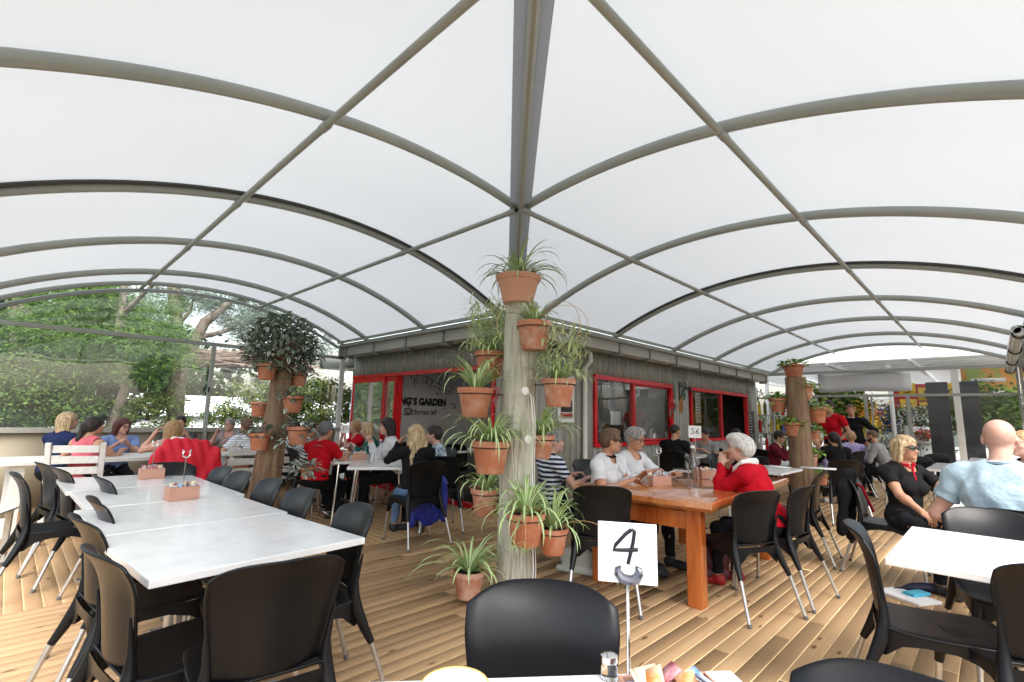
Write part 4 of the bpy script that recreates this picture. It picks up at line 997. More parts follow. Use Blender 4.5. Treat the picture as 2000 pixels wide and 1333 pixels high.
        sm = c.modifiers.new('thickness', 'SOLIDIFY'); sm.thickness = .006; sm.offset = -1
        return c
    skirt = bottom and bottom.startswith('skirt')
    if bottom: shell('trousers' if not skirt else 'skirt', [4, 5, 6], .007*s, bottom, .0035)
    tl = [1]+([2] if sleeve in ('short', 'long') else [])+([3, 9] if sleeve == 'long' else [])
    nz = neckb[2]
    ex = lambda v, l: (l == 4) & (v[:, 2] > hipz+.0) & (v[:, 0] < .12)
    if sleeve == 'short34': tl = [1, 2]; 
    tr = (lambda v: ~((np.abs(v[:, 1]) < .06) & (v[:, 0] > neckb[0]+.01) & (v[:, 2] > nz-.06))) if sleeve != 'long' or collar is None else None
    if top: shell('shirt', tl, .015*s, top, .005, tr, ex)
    if shoes: shell('shoes', [7], .006, shoes, .0)
    if collar:
        pts = [neckb+np.array([.075*math.cos(a)-.005, .075*math.sin(a)*1.1, .012+.012*math.cos(a)*-1]) for a in np.linspace(.25, 2*math.pi-.25, 14)]
        MB().tube(pts, .018*s, 6, flat=.6).obj('collar', collar, o, smooth=True)
    hpz = hairprims(hair[0], C, Rh) if hair else None
    if hpz:
        for p in hpz:                                  # scale about the head centre
            for key in ('a', 'b', 'c'):
                if key in p: p[key] = C+(p[key]-C)*hs_
            for key in ('ra', 'rb'):
                if key in p: p[key] *= hs_
            if 'r' in p: p['r'] = p['r']*hs_
            p['lo'] = C+(p['lo']-C)*hs_; p['hi'] = C+(p['hi']-C)*hs_
        hv = min(vox, .0085); Fh, l2, _ = sdf(hpz, hv)
        X = np.stack(np.meshgrid(*[np.arange(n_)*hv+l2[i] for i, n_ in enumerate(Fh.shape)], indexing='ij'), -1)-C
        th = np.arctan2(X[..., 1], X[..., 0]+.03); ph = RNG.uniform(0, 6)
        amp = {'crop': .0005, 'short': .002, 'fluffy': .0022}.get(hair[0], .0026)
        Fh = Fh+(amp*(np.sin(th*31+4*np.sin(X[..., 2]*11+ph)+ph)+.8*np.sin(th*41+X[..., 2]*40+3*np.sin(X[..., 2]*25)))).astype(np.float32)
        if hair[0] == 'crop': Fh = Fh+.008
        vh, qh = surfnet(Fh, l2, hv); ho = link('hair', newmesh('hair', vh, qh, hair[1], smooth=True), o)
    if hair and len(hair) > 2 and hair[2] == 'beard':
        bp_ = [ell(Hd((.05, 0, -.075)), np.array((.05, .052, .045))*hs_, .01, 0, Rh), ell(Hd((.02, 0, -.05)), np.array((.05, .066, .04))*hs_, .01, 0, Rh), ell(Hd((.11, 0, -.03)), np.array((.03, .05, .026))*hs_, .01, 0, Rh, cut=True)]
        Fb, l2, _ = sdf(bp_, .007); vb, qb = surfnet(Fb, l2, .007); link('beard', newmesh('beard', vb, qb, hair[3], smooth=True), o)
    # features
    for sy in (-1, 1):
        e = Hd((.0855, sy*.0305, .0095)); MB().lathe([(.0001, -.0055*hs_), (.0045*hs_, -.0035*hs_), (.0062*hs_, 0), (.0045*hs_, .0035*hs_), (.0001, .0055*hs_)], 10, e).obj('eye', 'eye_dark', o, smooth=True)
        MB().tube([Hd((.092, sy*.014, .03)), Hd((.089, sy*.032, .0345)), Hd((.075, sy*.05, .029))], .0032*hs_, 5).obj('eyebrow', 'skin_brow', o, smooth=True)
    MB().tube([Hd((.088, -.021, -.052)), Hd((.0955, -.008, -.0505)), Hd((.0965, 0, -.052)), Hd((.0955, .008, -.0505)), Hd((.088, .021, -.052))], [.002, .0045, .0045, .0045, .002], 6).obj('lips', 'lips', o, smooth=True)
    if glasses:
        gm = MB(); dark = glasses == 'sun'
        for sy in (-1, 1):
            cen = [Hd((.104-.018*abs(math.cos(a))*0-(.012 if math.cos(a)*1 > .3 else 0), sy*(.033+.027*math.cos(a)), .009+(.019 if dark else .017)*math.sin(a))) for a in np.linspace(0, 2*math.pi, 13)[:-1]]
            if dark:
                n0 = len(gm.V); gm.add([Hd((.108, sy*.033, .009))]+cen, [(0, 1+i, 1+(i+1) % 12) for i in range(12)], 1)
            gm.tube(cen+cen[:1], .0022 if not dark else .003, 5, 0); gm.tube([Hd((.093, sy*.058, .014)), Hd((.0, sy*.083, .012))], .0025 if not dark else .005, 5, 0)
        gm.tube([Hd((.104, -.008, .012)), Hd((.104, .008, .012))], .002, 5, 0)
        gm.obj('glasses', ['glasses_frame', 'lens_dark'], o, smooth=False)
    o['_pt'] = 0; del o['_pt']
    return o, dict(hip=hip, T=T, C=C, Hd=Hd, neck=neckb, s=s, Rh=Rh)
# ---------------------------------------------------------------- cloth colours
for n_, c_ in dict(cloth_navy=(.02, .03, .09), cloth_pink=(.72, .16, .2), cloth_lightblue=(.22, .32, .62), cloth_peach=(.6, .33, .27), cloth_taupe=(.36, .3, .29), cloth_red=(.55, .008, .02), cloth_teal=(.01, .12, .11), cloth_white=(.72, .73, .76),
        cloth_black=(.012, .012, .014), cloth_paleblue=(.42, .56, .66), cloth_maroon=(.13, .012, .025), cloth_grey=(.3, .3, .3), cloth_lilac=(.42, .36, .62), trousers_black=(.015, .016, .02), trousers_navy=(.015, .02, .05),
        shirt_polo=(.014, .013, .014), cloth_darkgrey=(.08, .08, .085), trim_red=(.5, .01, .03), cloth_darkgreen=(.03, .05, .05), cloth_beige=(.42, .36, .3)).items(): plain_fabric(n_, c_)
plain_fabric('trousers_denim', (.09, .17, .32), (.16, .26, .42)); M('shoe_dark', (.03, .03, .035), .6); M('shoe_blue', (.06, .07, .4), .6); M('shoe_white', (.6, .6, .62), .6); M('shoe_red', (.4, .02, .02), .5)
def stripes(name, c1, c2, period, duty=.5, axis=2, warp=1.2, chevron=False):
    m = plain_fabric(name, c1); t = m.node_tree; N = t.nodes; L = t.links; b = N['Principled BSDF']
    tc = N.new('ShaderNodeTexCoord'); sp = N.new('ShaderNodeSeparateXYZ'); L.new(tc.outputs['Object'], sp.inputs[0])
    no = N.new('ShaderNodeTexNoise'); no.inputs['Scale'].default_value = 5; L.new(tc.outputs['Object'], no.inputs['Vector'])
    a = N.new('ShaderNodeMath'); a.operation = 'MULTIPLY_ADD'; a.inputs[1].default_value = .02*warp; L.new(no.outputs['Fac'], a.inputs[0])
    src = sp.outputs[axis]
    if chevron:
        ab = N.new('ShaderNodeMath'); ab.operation = 'ABSOLUTE'; L.new(sp.outputs[1], ab.inputs[0]); su = N.new('ShaderNodeMath'); su.operation = 'ADD'; L.new(ab.outputs[0], su.inputs[0]); L.new(src, su.inputs[1]); src = su.outputs[0]
    L.new(src, a.inputs[2])
    d = N.new('ShaderNodeMath'); d.operation = 'DIVIDE'; d.inputs[1].default_value = period; L.new(a.outputs[0], d.inputs[0])
    f = N.new('ShaderNodeMath'); f.operation = 'FRACT'; L.new(d.outputs[0], f.inputs[0])
    g = N.new('ShaderNodeMath'); g.operation = 'GREATER_THAN'; g.inputs[1].default_value = duty; L.new(f.outputs[0], g.inputs[0])
    mx = N.new('ShaderNodeMixRGB'); mx.inputs[1].default_value = (*c1, 1); mx.inputs[2].default_value = (*c2, 1); L.new(g.outputs[0], mx.inputs[0]); L.new(mx.outputs[0], b.inputs['Base Color'])
stripes('cloth_striped', (.66, .68, .74), (.012, .016, .05), .042, .48); stripes('cloth_finestripe', (.72, .73, .74), (.18, .22, .38), .032, .8); stripes('cloth_chevron', (.66, .66, .66), (.015, .015, .015), .045, .5, chevron=True)
M('cloth_flower', (.5, .58, .66), .85, var=(.12, .2, .34), scale=26, detail=3, lo=.5, hi=.55)
GP = 'guests seated at the tables'
# left tables
GL = 'women at the white timber tables'
person('blonde woman in a navy T-shirt sitting before the beige wall at the far left', 133, 822, 6.1, -55, hair=('bob', 'hair_blonde'), top='cloth_navy', lean=6, hy=-25, LH=(.35, .15, .78), RH=(.38, -.05, .78), group=GL)
person('black-haired woman in a pink sleeveless top with an elbow on the white table', 185, 831, 5.75, -48, 'tan', hair=('pony', 'hair_dark'), top='cloth_pink', sleeve='none', lean=8, hy=-25, LH=(.28, .36, .77), RH=(.4, -.1, .8), group=GL)
person('woman in a light blue top with glasses and a dark red bob', 240, 834, 6.5, -165, 'pink', hair=('bob', 'hair_auburn'), top='cloth_lightblue', lean=14, hp=14, hy=20, glasses='clear', LH=(.36, .02, .86), RH=(.36, -.12, .84), group=GL)
person('woman with long ginger-blonde hair in front of the red jacket, raising her watch hand', 338, 842, 5.75, -8, hair=('midlong', 'hair_ginger'), top='cloth_peach', sleeve='none', lean=10, hy=15, LH=(.25, .2, 1.02), RH=(.4, -.1, .8), group=GL)
person('dark-haired person mostly hidden behind the woman with ginger-blonde hair', 352, 826, 7.4, 180, hair=('short', 'hair_dark'), top='cloth_darkgrey', LH=(.35, .1, .95), RH=(.3, -.15, .78), group=GL)
person('laughing grey-haired woman in a taupe top facing us by the end screen', 448, 830, 7.8, 160, 'pink', hair=('short', 'hair_grey'), top='cloth_taupe', glasses='clear', lean=10, LH=(.3, .12, .82), RH=(.32, -.1, .95), group=GL)
person('short-haired woman in a white striped T-shirt seen from behind left of the plant log', 481, 832, 7.1, 20, 'tan', hair=('short', 'hair_brown'), top='cloth_finestripe', lean=6, hy=15, LH=(.25, .3, .77), group=GL)
# group by the doors
GD = 'women around the tables by the red doors'
person('dark-haired woman in black and white stripes partly hidden by the left plant log', 575, 835, 7.2, -60, 'fair', hair=('bob', 'hair_dark'), top='cloth_chevron', LH=(.35, .1, .8), RH=(.35, -.1, .8), group=GD)
person('dark-haired woman behind the lowest pot holding a hand to her face', 606, 838, 6.7, -75, 'tan', hair=('short', 'hair_dark'), top='cloth_chevron', bottom='trousers_black', lean=6, LH=(.3, .05, .8), RH=(.2, -.06, 1.05), group=GD)
person('grey-haired woman in a red T-shirt seen from behind on a stool', 637, 840, 6.05, -42, 'tan', hair=('short', 'hair_steel'), top='cloth_red', lean=10, hy=-12, girth=1.12, glasses='clear', LH=(.4, .0, .82), RH=(.4, -.12, .79), group=GD)
person('woman in red by the red door frame drinking from a white cup', 692, 840, 8.0, 110, 'pink', hair=('pony', 'hair_ginger'), top='cloth_red', lean=6, LH=(.25, .05, .98), RH=(.25, -.06, .97), group=GD)
person('blonde woman in a teal top leaning over the table with the number 21 card', 716, 838, 7.35, 100, 'pink', hair=('bob', 'hair_blonde'), top='cloth_teal', sleeve='long', lean=18, hp=12, LH=(.33, .08, .82), RH=(.36, -.1, .8), group=GD)
person('woman with a black bob and white long-sleeved shirt with folded hands by the red door', 756, 832, 6.6, 95, 'pink', hair=('bob', 'hair_dark'), top='cloth_white', sleeve='long', lean=12, hy=6, hp=8, LH=(.34, .03, .94), RH=(.34, -.03, .93), group=GD)
person('woman with long blonde hair in a black top and jeans seen from behind', 812, 847, 5.5, 8, 'tan', hair=('long', 'hair_blonde'), top='cloth_black', sleeve='long', bottom='trousers_denim', lean=6, hy=18, LH=(.22, .16, 1.0), RH=(.35, -.1, .78), legs_out=.06, group=GD)
person('dark-haired woman in a pale patterned blouse beside the woman with long blonde hair', 848, 848, 5.9, 80, 'pink', hair=('short', 'hair_dark'), top='cloth_flower', sleeve='short', lean=8, LH=(.34, .1, .8), RH=(.34, -.1, .8), group=GD)
# timber table
GT = 'women around the orange timber table'
person('grey-haired woman in a navy and white striped top behind the central plant log', 1083, 866, 4.75, -62, 'pink', hair=('short', 'hair_grey'), top='cloth_striped', sleeve='short', bottom='trousers_navy', lean=4, hy=-25, LH=(.3, .05, .77), RH=(.33, -.16, .76), group=GT)
person('brown-haired woman in a white T-shirt with a black collar and dark glasses', 1193, 860, 4.5, -112, 'tan', hair=('short', 'hair_brown'), top='cloth_white', sleeve='short', collar='cloth_black', lean=8, hy=30, hp=4, glasses='sun', LH=(.36, .12, .84), RH=(.3, -.14, .79), group=GT)
person('short grey-haired woman in a white long-sleeved shirt and glasses looking down', 1240, 856, 4.85, -128, 'tan', hair=('short', 'hair_grey'), top='cloth_white', sleeve='long', lean=8, hp=16, hy=12, glasses='clear', LH=(.42, .16, .82), RH=(.36, -.12, .84), group=GT)
o, q = person('silver-haired woman in a red jumper with a white scarf leaning on the timber table', 1444, 874, 4.15, 72, 'pink', hair=('fluffy', 'hair_silver'), top='cloth_red', sleeve='long', lean=22, hp=4, hy=14, girth=1.08, LH=(.36, .04, .97), RH=(.34, -.06, .98), shoes='shoe_red', group=GT)
nb = q['neck']; s_ = q['s']
pts = [nb+np.array(p)*s_ for p in ((.09, .03, -.12), (.06, .08, -.02), (-.0, .095, .03), (-.06, .05, .045), (-.075, -.02, .04), (-.04, -.09, .02), (.03, -.12, -.04), (.03, -.165, -.12), (-.03, -.185, -.24), (-.05, -.19, -.38))]
m = MB().tube(pts, [.026, .032, .034, .034, .034, .034, .032, .03, .03, .026], 10, flat=.7)
tag(m.obj('scarf', 'white_cloth', None, smooth=True), 'white knitted scarf around the shoulders of the woman in red', 'scarf'); sc_ = bpy.data.objects['scarf']; sc_.matrix_world = Matrix.Translation(o.location) @ Matrix.Rotation(o.rotation_euler.z, 4, 'Z')
# long vault
GV = 'guests farther down the long vault'
person('man in a black T-shirt seen from behind at the wall table', 1319, 842, 8.0, -20, 'tan', hair=('crop', 'hair_dark'), top='cloth_black', woman=False, girth=1.1, hy=-30, lean=4, LH=(.38, .1, .8), RH=(.38, -.1, .8), group=GV)
person('person in a grey T-shirt behind the number 36 card', 1377, 858, 8.9, 150, 'tan', hair=('short', 'hair_dark'), top='cloth_grey', lean=10, hp=20, LH=(.3, .1, .8), RH=(.32, -.08, .8), group=GV)
person('dark-haired person in black behind the head of the silver-haired woman', 1437, 852, 9.2, 120, 'tan', hair=('bob', 'hair_dark'), top='cloth_black', lean=8, group=GV)
person('man with glasses in a maroon hoodie left of the far plant log', 1523, 853, 8.5, -110, 'asian', hair=('short', 'hair_dark'), top='cloth_maroon', sleeve='long', woman=False, glasses='clear', lean=14, hp=15, LH=(.33, .1, .82), RH=(.35, -.06, .9), group=GV)
person('small face behind a phone right of the far plant log', 1597, 878, 8.6, 120, 'fair', hair=('short', 'hair_ginger'), top='cloth_lilac', lean=6, smul=.9, LH=(.25, .03, .9), RH=(.25, -.05, .9), group=GV)
person('dark-haired woman with a ponytail in black seen from behind right of the far plant log', 1628, 862, 8.2, 20, 'tan', hair=('pony', 'hair_dark'), top='cloth_black', sleeve='long', lean=12, hy=30, LH=(.3, .1, .9), shoes='shoe_white', group=GV)
person('curly fair-haired woman in a lilac top seen from behind', 1662, 862, 9.4, 5, 'fair', hair=('fluffy', 'hair_ginger'), top='cloth_lilac', sleeve='long', lean=10, group=GV)
person('bearded man in a grey shirt in profile', 1703, 852, 9.2, 75, 'tan', hair=('crop', 'hair_brown', 'beard', 'hair_dark'), top='cloth_grey', sleeve='long', woman=False, lean=22, hp=8, LH=(.34, .1, .8), RH=(.34, -.1, .8), group=GV)
o, q = person('blonde woman in dark sunglasses and a black polo shirt with red trim', 1768, 874, 4.35, -132, 'tan', hair=('bob', 'hair_blonde'), top='shirt_polo', sleeve='short', lean=2, hy=6, glasses='sun', RH=(.42, -.28, .62), LH=(.42, .2, .80), collar='trim_red', group=GV)
polo = (o, q)
person('bald man in a pale blue shirt seen from behind at the right edge', 1952, 856, 3.2, -14, 'pink', hair=('bald', None), top='cloth_paleblue', sleeve='short', woman=False, girth=1.16, belly=.9, lean=9, hy=14, collar='cloth_paleblue', LH=(.26, .2, .64), RH=(.4, -.1, .8), group=GV, vox=.007)
person('fair-haired man cut by the right edge facing the bald man', 1999, 866, 4.3, 135, 'pink', hair=('crop', 'hair_ginger'), top='cloth_darkgrey', woman=False, lean=4, group=GV)
GS = 'people standing by the far doorway'
person('standing man in a dark navy jacket with a white collar by the far doorway', 1661, 797, 10.6, 165, 'tan', hair=('crop', 'hair_brown'), top='cloth_black', sleeve='long', woman=False, stand=True, girth=1.1, collar='cloth_white', hy=15, hp=6, RH=(.1, -.3, 1.05), LH=(.1, .28, 1.0), group=GS)
person('standing staff member in a red shirt behind the far plant log', 1618, 790, 10.3, 150, 'tan', hair=('short', 'hair_dark'), top='cloth_red', sleeve='short', woman=True, stand=True, RH=(.2, -.2, 1.0), LH=(.2, .2, 1.0), group=GS)
person('small dark-haired person between the staff member and the man in the navy jacket', 1640, 822, 11.2, 170, 'brown', hair=('short', 'hair_dark'), top='cloth_darkgrey', sleeve='short', stand=True, smul=.96, group=GS)
person('customer in a navy top walking outside beyond the glazing', 1783, 812, 19, 60, 'tan', hair=('short', 'hair_dark'), top='cloth_navy', stand=True, vox=.018, group='customers outside in the garden centre')
person('customer in grey bending over plants outside beyond the door pane', 1745, 815, 22, 100, 'tan', hair=('short', 'hair_grey'), top='cloth_grey', stand=True, vox=.018, group='customers outside in the garden centre')
# ================================================================ PLANT LOGS, POTS AND PLANTS
def log(name, pts, rs, mat, label):
    n = 26; P = [Vector(p) for p in pts]; V = []; out = []
    m = MB(); pp = []; rr_ = []
    for k in range(19):
        t = k/18*(len(P)-1); i = min(int(t), len(P)-2); f = t-i; pp.append(P[i].lerp(P[i+1], f)); rr_.append((rs[i]*(1-f)+rs[i+1]*f)*(1+.015*math.sin(k*2.1)))
    m.tube(pp, rr_, n)
    for k, v in enumerate(m.V):
        a = (k % n)/n*2*math.pi; c = pp[min(k//n, 18)]; q = 1+.018*math.sin(a*3+k//n*.3)+.012*math.sin(a*7+1.3*(k//n)); m.V[k] = (c.x+(v[0]-c.x)*q, c.y+(v[1]-c.y)*q, v[2])
    o = m.obj(name, mat, smooth=True, angle=50); return tag(o, label, 'post')
LC = Vector((2.87, 2.73, 0))
log('plant_log', [(2.87, 2.73, 0), (2.875, 2.735, 1.2), (2.885, 2.725, 2.255)], [.142, .138, .136], 'grey_log', 'weathered grey timber log in the centre hung with spider plants in terracotta pots')
lb0, lb1, lb2 = dep(556, 690, 5.65), dep(545, 790, 5.55), dep(522, 920, 5.45); lbf = lb2+(lb2-lb1)*(lb2.z/(lb1.z-lb2.z))
log('plant_log', [lbf, lb2, lb1, lb0], [.17, .15, .125, .105], 'brown_log', 'leaning brown log at the left crowned by a striped purple-leaved plant')
rb0 = onz(1573, 1008); rt = dep(1553, 738, 1); dd_ = ray(1553, 738); tt_ = (rb0.x*dd_[0]+rb0.y*dd_[1])/(dd_[0]**2+dd_[1]**2); rt = Vector(cC+dd_*tt_)
log('plant_log', [rb0, rb0.lerp(rt, .5), rt], [.165, .155, .14], 'brown_log', 'far brown log at the right hung with bright green leafy pots')
def pot_mesh(mat, kind='pot'):
    m = MB()
    if kind == 'pot': prof = [(.66, 0), (.69, .03), (.915, 1.27), (.93, 1.3), (1.0, 1.31), (1.03, 1.58), (1.01, 1.62), (.93, 1.62), (.90, 1.5)]
    else: prof = [(.66, 0), (.69, .02), (.93, 1.02), (.95, 1.05), (1.0, 1.06), (1.08, 1.24), (1.06, 1.28), (.98, 1.28), (.93, 1.15)]
    return m.lathe(prof, 28, cap=(True, False)).mesh('pot', mat, True, angle=35), MB().lathe([(.0, prof[-1][1]-.02), (.93, prof[-1][1]-.06)], 20, cap=(False, False)).mesh('soil', 'soil', True), prof[-2][1]
POTS = {k: pot_mesh(*k) for k in (('terracotta', 'pot'), ('worn_terracotta', 'pot'), ('peach_plastic', 'bowl'), ('terracotta', 'bowl'))}
def arc(start, phi, e0, L, bend, n=7):
    p = np.array(start, float); out = [p.copy()]; e = e0
    for k in range(n):
        d = np.array([math.cos(phi)*math.cos(e), math.sin(phi)*math.cos(e), math.sin(e)]); p = p+d*L/n; out.append(p.copy()); e -= bend*(.35+1.3*k/n)/n
    return out
def ribbon(V, F, I, pts, w_, phi, mats=(0, 1, 0), fold=.25, shape=None):
    n = len(pts); side = np.array([-math.sin(phi), math.cos(phi), 0]); b = len(V); c = len(mats)+1
    for k, p in enumerate(pts):
        t = k/(n-1); ww = w_*(shape(t) if shape else (min(1, .55+t*2)*(1-t)**.55))+.0006
        for q in range(c):
            s = -1+2*q/(c-1); V.append(p+side*ww*s+np.array([0, 0, 1])*ww*fold*abs(s))
    for k in range(n-1):
        for q in range(c-1): F.append((b+k*c+q, b+k*c+q+1, b+(k+1)*c+q+1, b+(k+1)*c+q)); I.append(mats[q])
def spider(r, n=34, L=(.22, .42), e=(.5, 1.45), seed=0, z=0, runners=0, dense=0):
    R = random.Random(seed); V = []; F = []; I = []
    n = int(n*1.5); L = (L[0]*1.1, L[1]*1.25)
    for k in range(n):
        phi = R.uniform(0, 6.283); e0 = R.uniform(*e); l = R.uniform(*L)
        ribbon(V, F, I, arc((r*.18*math.cos(phi), r*.18*math.sin(phi), z), phi, e0, l, R.uniform(1.7, 3.6)), R.uniform(.010, .0165), phi+R.uniform(-.3, .3))
    for k in range(dense):
        a = R.uniform(0, 6.283); q = R.uniform(.1, 1)**.5; c = (r*1.6*q*math.cos(a), r*1.6*q*math.sin(a), z+R.uniform(.0, .42)); phi = R.uniform(0, 6.283)
        ribbon(V, F, I, arc(c, phi, R.uniform(.0, 1.3), R.uniform(.09, .2), R.uniform(1, 3), 4), R.uniform(.005, .009), phi, (1, 0, 1))
    rn = MB(); 
    for k in range(runners):
        phi = R.uniform(0, 6.283); pts = arc((0, 0, z), phi, R.uniform(.5, 1.0), R.uniform(.5, .85), 3.4, 12); rn.tube(pts, .0022, 5)
        c = pts[-1]
        for j in range(11):
            ph = R.uniform(0, 6.283); ribbon(V, F, I, arc(c, ph, R.uniform(-.4, 1.0), R.uniform(.05, .12), 2.2, 4), .0045, ph)
    return newmesh('foliage', np.array(V), F, ['leaf_green', 'leaf_cream'], I, True), (rn.mesh('runner', 'runner_stalk', True) if rn.V else None)
def pothos(r, n=55, seed=0, l=(.05, .085), mats=('leaf_bright', 'leaf_bright'), z=0, droop=.5, stripes_=False, spread=1.3):
    R = random.Random(seed); V = []; F = []; I = []
    sh = lambda t: math.sin(math.pi*min(1, t*.93+.05))**.8
    for k in range(n):
        a = R.uniform(0, 6.283); q = R.uniform(0, 1)**.6*spread; c = (r*q*math.cos(a), r*q*math.sin(a), z+R.uniform(.0, .10)*(1.2-q*.5)-(droop*max(0, q-.8)*r*R.uniform(0, 2.5))); phi = a+R.uniform(-1, 1); L_ = R.uniform(*l)
        ribbon(V, F, I, arc(c, phi, R.uniform(-.3, .8), L_, R.uniform(.5, 1.6), 4), L_*(.3 if not stripes_ else .22), phi, (0, 1, 2, 1, 0) if stripes_ else (0, 0), .3, sh)
    m = [mats[0], mats[1], mats[0]] if not stripes_ else ['leaf_dark', 'leaf_silver', 'leaf_purple']
    return newmesh('foliage', np.array(V), F, m, I, True)
def potted(px, py, zc, wpx, label, kind, group, logc=None, seed=0, mat='terracotta', shape='pot', tilt=0, **k):
    c = dep(px, py, zc); r = wpx/2*zc/FPX; me, so, top = POTS[(mat, shape)]
    hgt = top*r; base = Vector((c.x, c.y, c.z-hgt/2))
    t = tag(empty('potted_plant', base, random.uniform(0, 6)), label, 'potted plant', group)
    p = link('pot', me, t); p.scale = (r, r, r); s = link('soil', so, t); s.scale = (r, r, r)
    zt = hgt*.93
    if kind == 'spider':
        f, rn = spider(r, seed=seed, z=zt, **k); fo = link('foliage', f, t); fo['kind'] = 'stuff'
        if rn: link('runner', rn, t)
    else:
        fo = link('foliage', pothos(r, seed=seed, z=zt, **k), t); fo['kind'] = 'stuff'
    if logc is not None and base.z > .06:
        t.rotation_euler.z = 0; d = Vector((logc[0]-base.x, logc[1]-base.y, 0)); L_ = d.length
        m = MB(); q = 1.0*r; zz = hgt*.80
        m.tube([(q*math.cos(a), q*math.sin(a), zz) for a in np.linspace(0, 2*math.pi, 21)], .004, 5)
        if L_ > q*1.02: m.tube([d.normalized()*q+Vector((0, 0, zz)), d*((L_-.13)/L_)+Vector((0, 0, zz))], .005, 5)
        m.obj('ring', 'metal_dark', t, smooth=True)
    if tilt: t.rotation_euler.x = tilt
    return t
GS_ = 'spider plants in pots on the central log'
def lz(z): return LC+Vector((0, 0, z))
potted(1012, 568, 4.02, 84, 'spider plant in a wide peach plastic pot on top of the central log', 'spider', GS_, seed=11, mat='peach_plastic', shape='bowl', n=44, L=(.2, .42), e=(.3, 1.5), runners=2)
potted(1043, 657, 3.82, 68, 'spider plant in a salt-stained pot second from the top of the central log', 'spider', GS_, LC, 12, 'worn_terracotta', n=24, L=(.14, .3), runners=3)
potted(1091, 768, 3.78, 66, 'bushy spider plant in a chalky stained pot on the upper right of the central log', 'spider', GS_, LC, 13, 'worn_terracotta', n=36, L=(.18, .36), dense=270)
potted(928, 787, 3.82, 70, 'spider plant with long arching leaves at the upper left of the central log', 'spider', GS_, LC, 14, n=32, L=(.25, .5), e=(.6, 1.45))
potted(958, 893, 3.62, 76, 'spider plant in the largest clean pot left of the central log', 'spider', GS_, LC, 15, n=44, L=(.2, .42), e=(.4, 1.4))
potted(1055, 873, 4.0, 56, 'spider plant in a pot half hidden behind the right of the central log', 'spider', GS_, LC, 16, 'worn_terracotta', n=38, L=(.2, .42), runners=2)
potted(950, 980, 3.95, 62, 'spider plant in a pale stained pot behind the left of the central log', 'spider', GS_, LC, 17, 'worn_terracotta', n=30, L=(.15, .32))
potted(1027, 1033, 3.42, 76, 'spider plant in a pot low on the front of the central log', 'spider', GS_, LC, 18, n=40, L=(.2, .42), e=(.4, 1.3), runners=2)
potted(1080, 1056, 3.5, 60, 'spider plant in a pot low on the right of the central log', 'spider', GS_, LC, 19, n=36, L=(.2, .45), runners=2)
potted(915, 1140, 3.52, 62, 'spider plant in a pale stained pot at the left foot of the central log', 'spider', GS_, LC, 20, 'worn_terracotta', n=40, L=(.2, .45), e=(.3, 1.3))
potted(957, 712, 4.2, 60, 'dense bushy spider plant behind the upper left of the central log', 'spider', GS_, LC, 21, n=26, L=(.18, .32), dense=430)
GZ = 'striped purple-leaved plants in pots on the left log'
kw = dict(stripes_=True, l=(.08, .13), droop=1.2, spread=1.5)
potted(556, 688, 5.62, 50, 'large bushy plant with striped purple leaves on top of the left log', 'pothos', GZ, seed=31, n=70, **kw)
bush = bpy.data.objects.new('x', None); bpy.data.objects.remove(bush)
# the big crown of that plant
R = random.Random(5); V = []; F = []; I = []; cc = dep(552, 676, 5.6); sh_ = lambda t: math.sin(math.pi*min(1, t*.93+.05))**.8
for k in range(1100):
    a = R.uniform(0, 6.283); u = R.uniform(-.75, 1); rr_ = (1-u*u)**.5; q = R.uniform(.55, 1.05); c = np.array([.40*q*rr_*math.cos(a), .40*q*rr_*math.sin(a), .36*q*u-.02]); phi = a+R.uniform(-1, 1); L_ = R.uniform(.08, .13)
    ribbon(V, F, I, arc(c, phi, R.uniform(-.6, .9), L_, R.uniform(.4, 1.5), 4), L_*.22, phi, (0, 1, 2, 1, 0), .3, sh_)
st = MB()
for k in range(26):
    a = R.uniform(0, 6.283); e_ = R.uniform(.1, 1.3); st.tube(arc((0, 0, -.2), a, e_, R.uniform(.35, .5), .8, 5), .004, 5)
o = tag(empty('trailing_plant', cc), 'rounded mass of striped purple and silver leaves crowning the left log', 'plant')
f = link('foliage', newmesh('foliage', np.array(V), F, ['leaf_dark', 'leaf_silver', 'leaf_purple'], I, True), o); f['kind'] = 'stuff'; link('stem', st.mesh('stem', 'leaf_purple', True), o)
for px, py, zc, wp, lab in ((521, 727, 5.4, 38, 'clean terracotta pot at the upper left of the left log under the purple-leaved crown'), (584, 742, 5.7, 32, 'dark terracotta pot tucked behind the upper right of the left log'), (572, 790, 5.3, 40, 'terracotta pot with trailing silver-striped leaves at the right of the left log'),
        (507, 800, 5.6, 35, 'terracotta pot without visible leaves at the left of the left log'), (507, 863, 5.25, 40, 'terracotta pot with silver-striped leaves low on the left of the left log'), (582, 851, 5.2, 42, 'terracotta pot with dark purple leaves low on the right of the left log'), (600, 925, 5.2, 26, 'lowest pot of the left log beside the black chairs')):
    zl = dep(px, py, zc).z; f_ = lb0.lerp(lbf, (lb0.z-zl)/lb0.z)
    potted(px, py, zc, wp, lab, 'pothos', GZ, f_, seed=px, n=8 if px == 507 and py == 800 else 55, mat='terracotta', **kw)
GR = 'leafy green pots on the far right log'
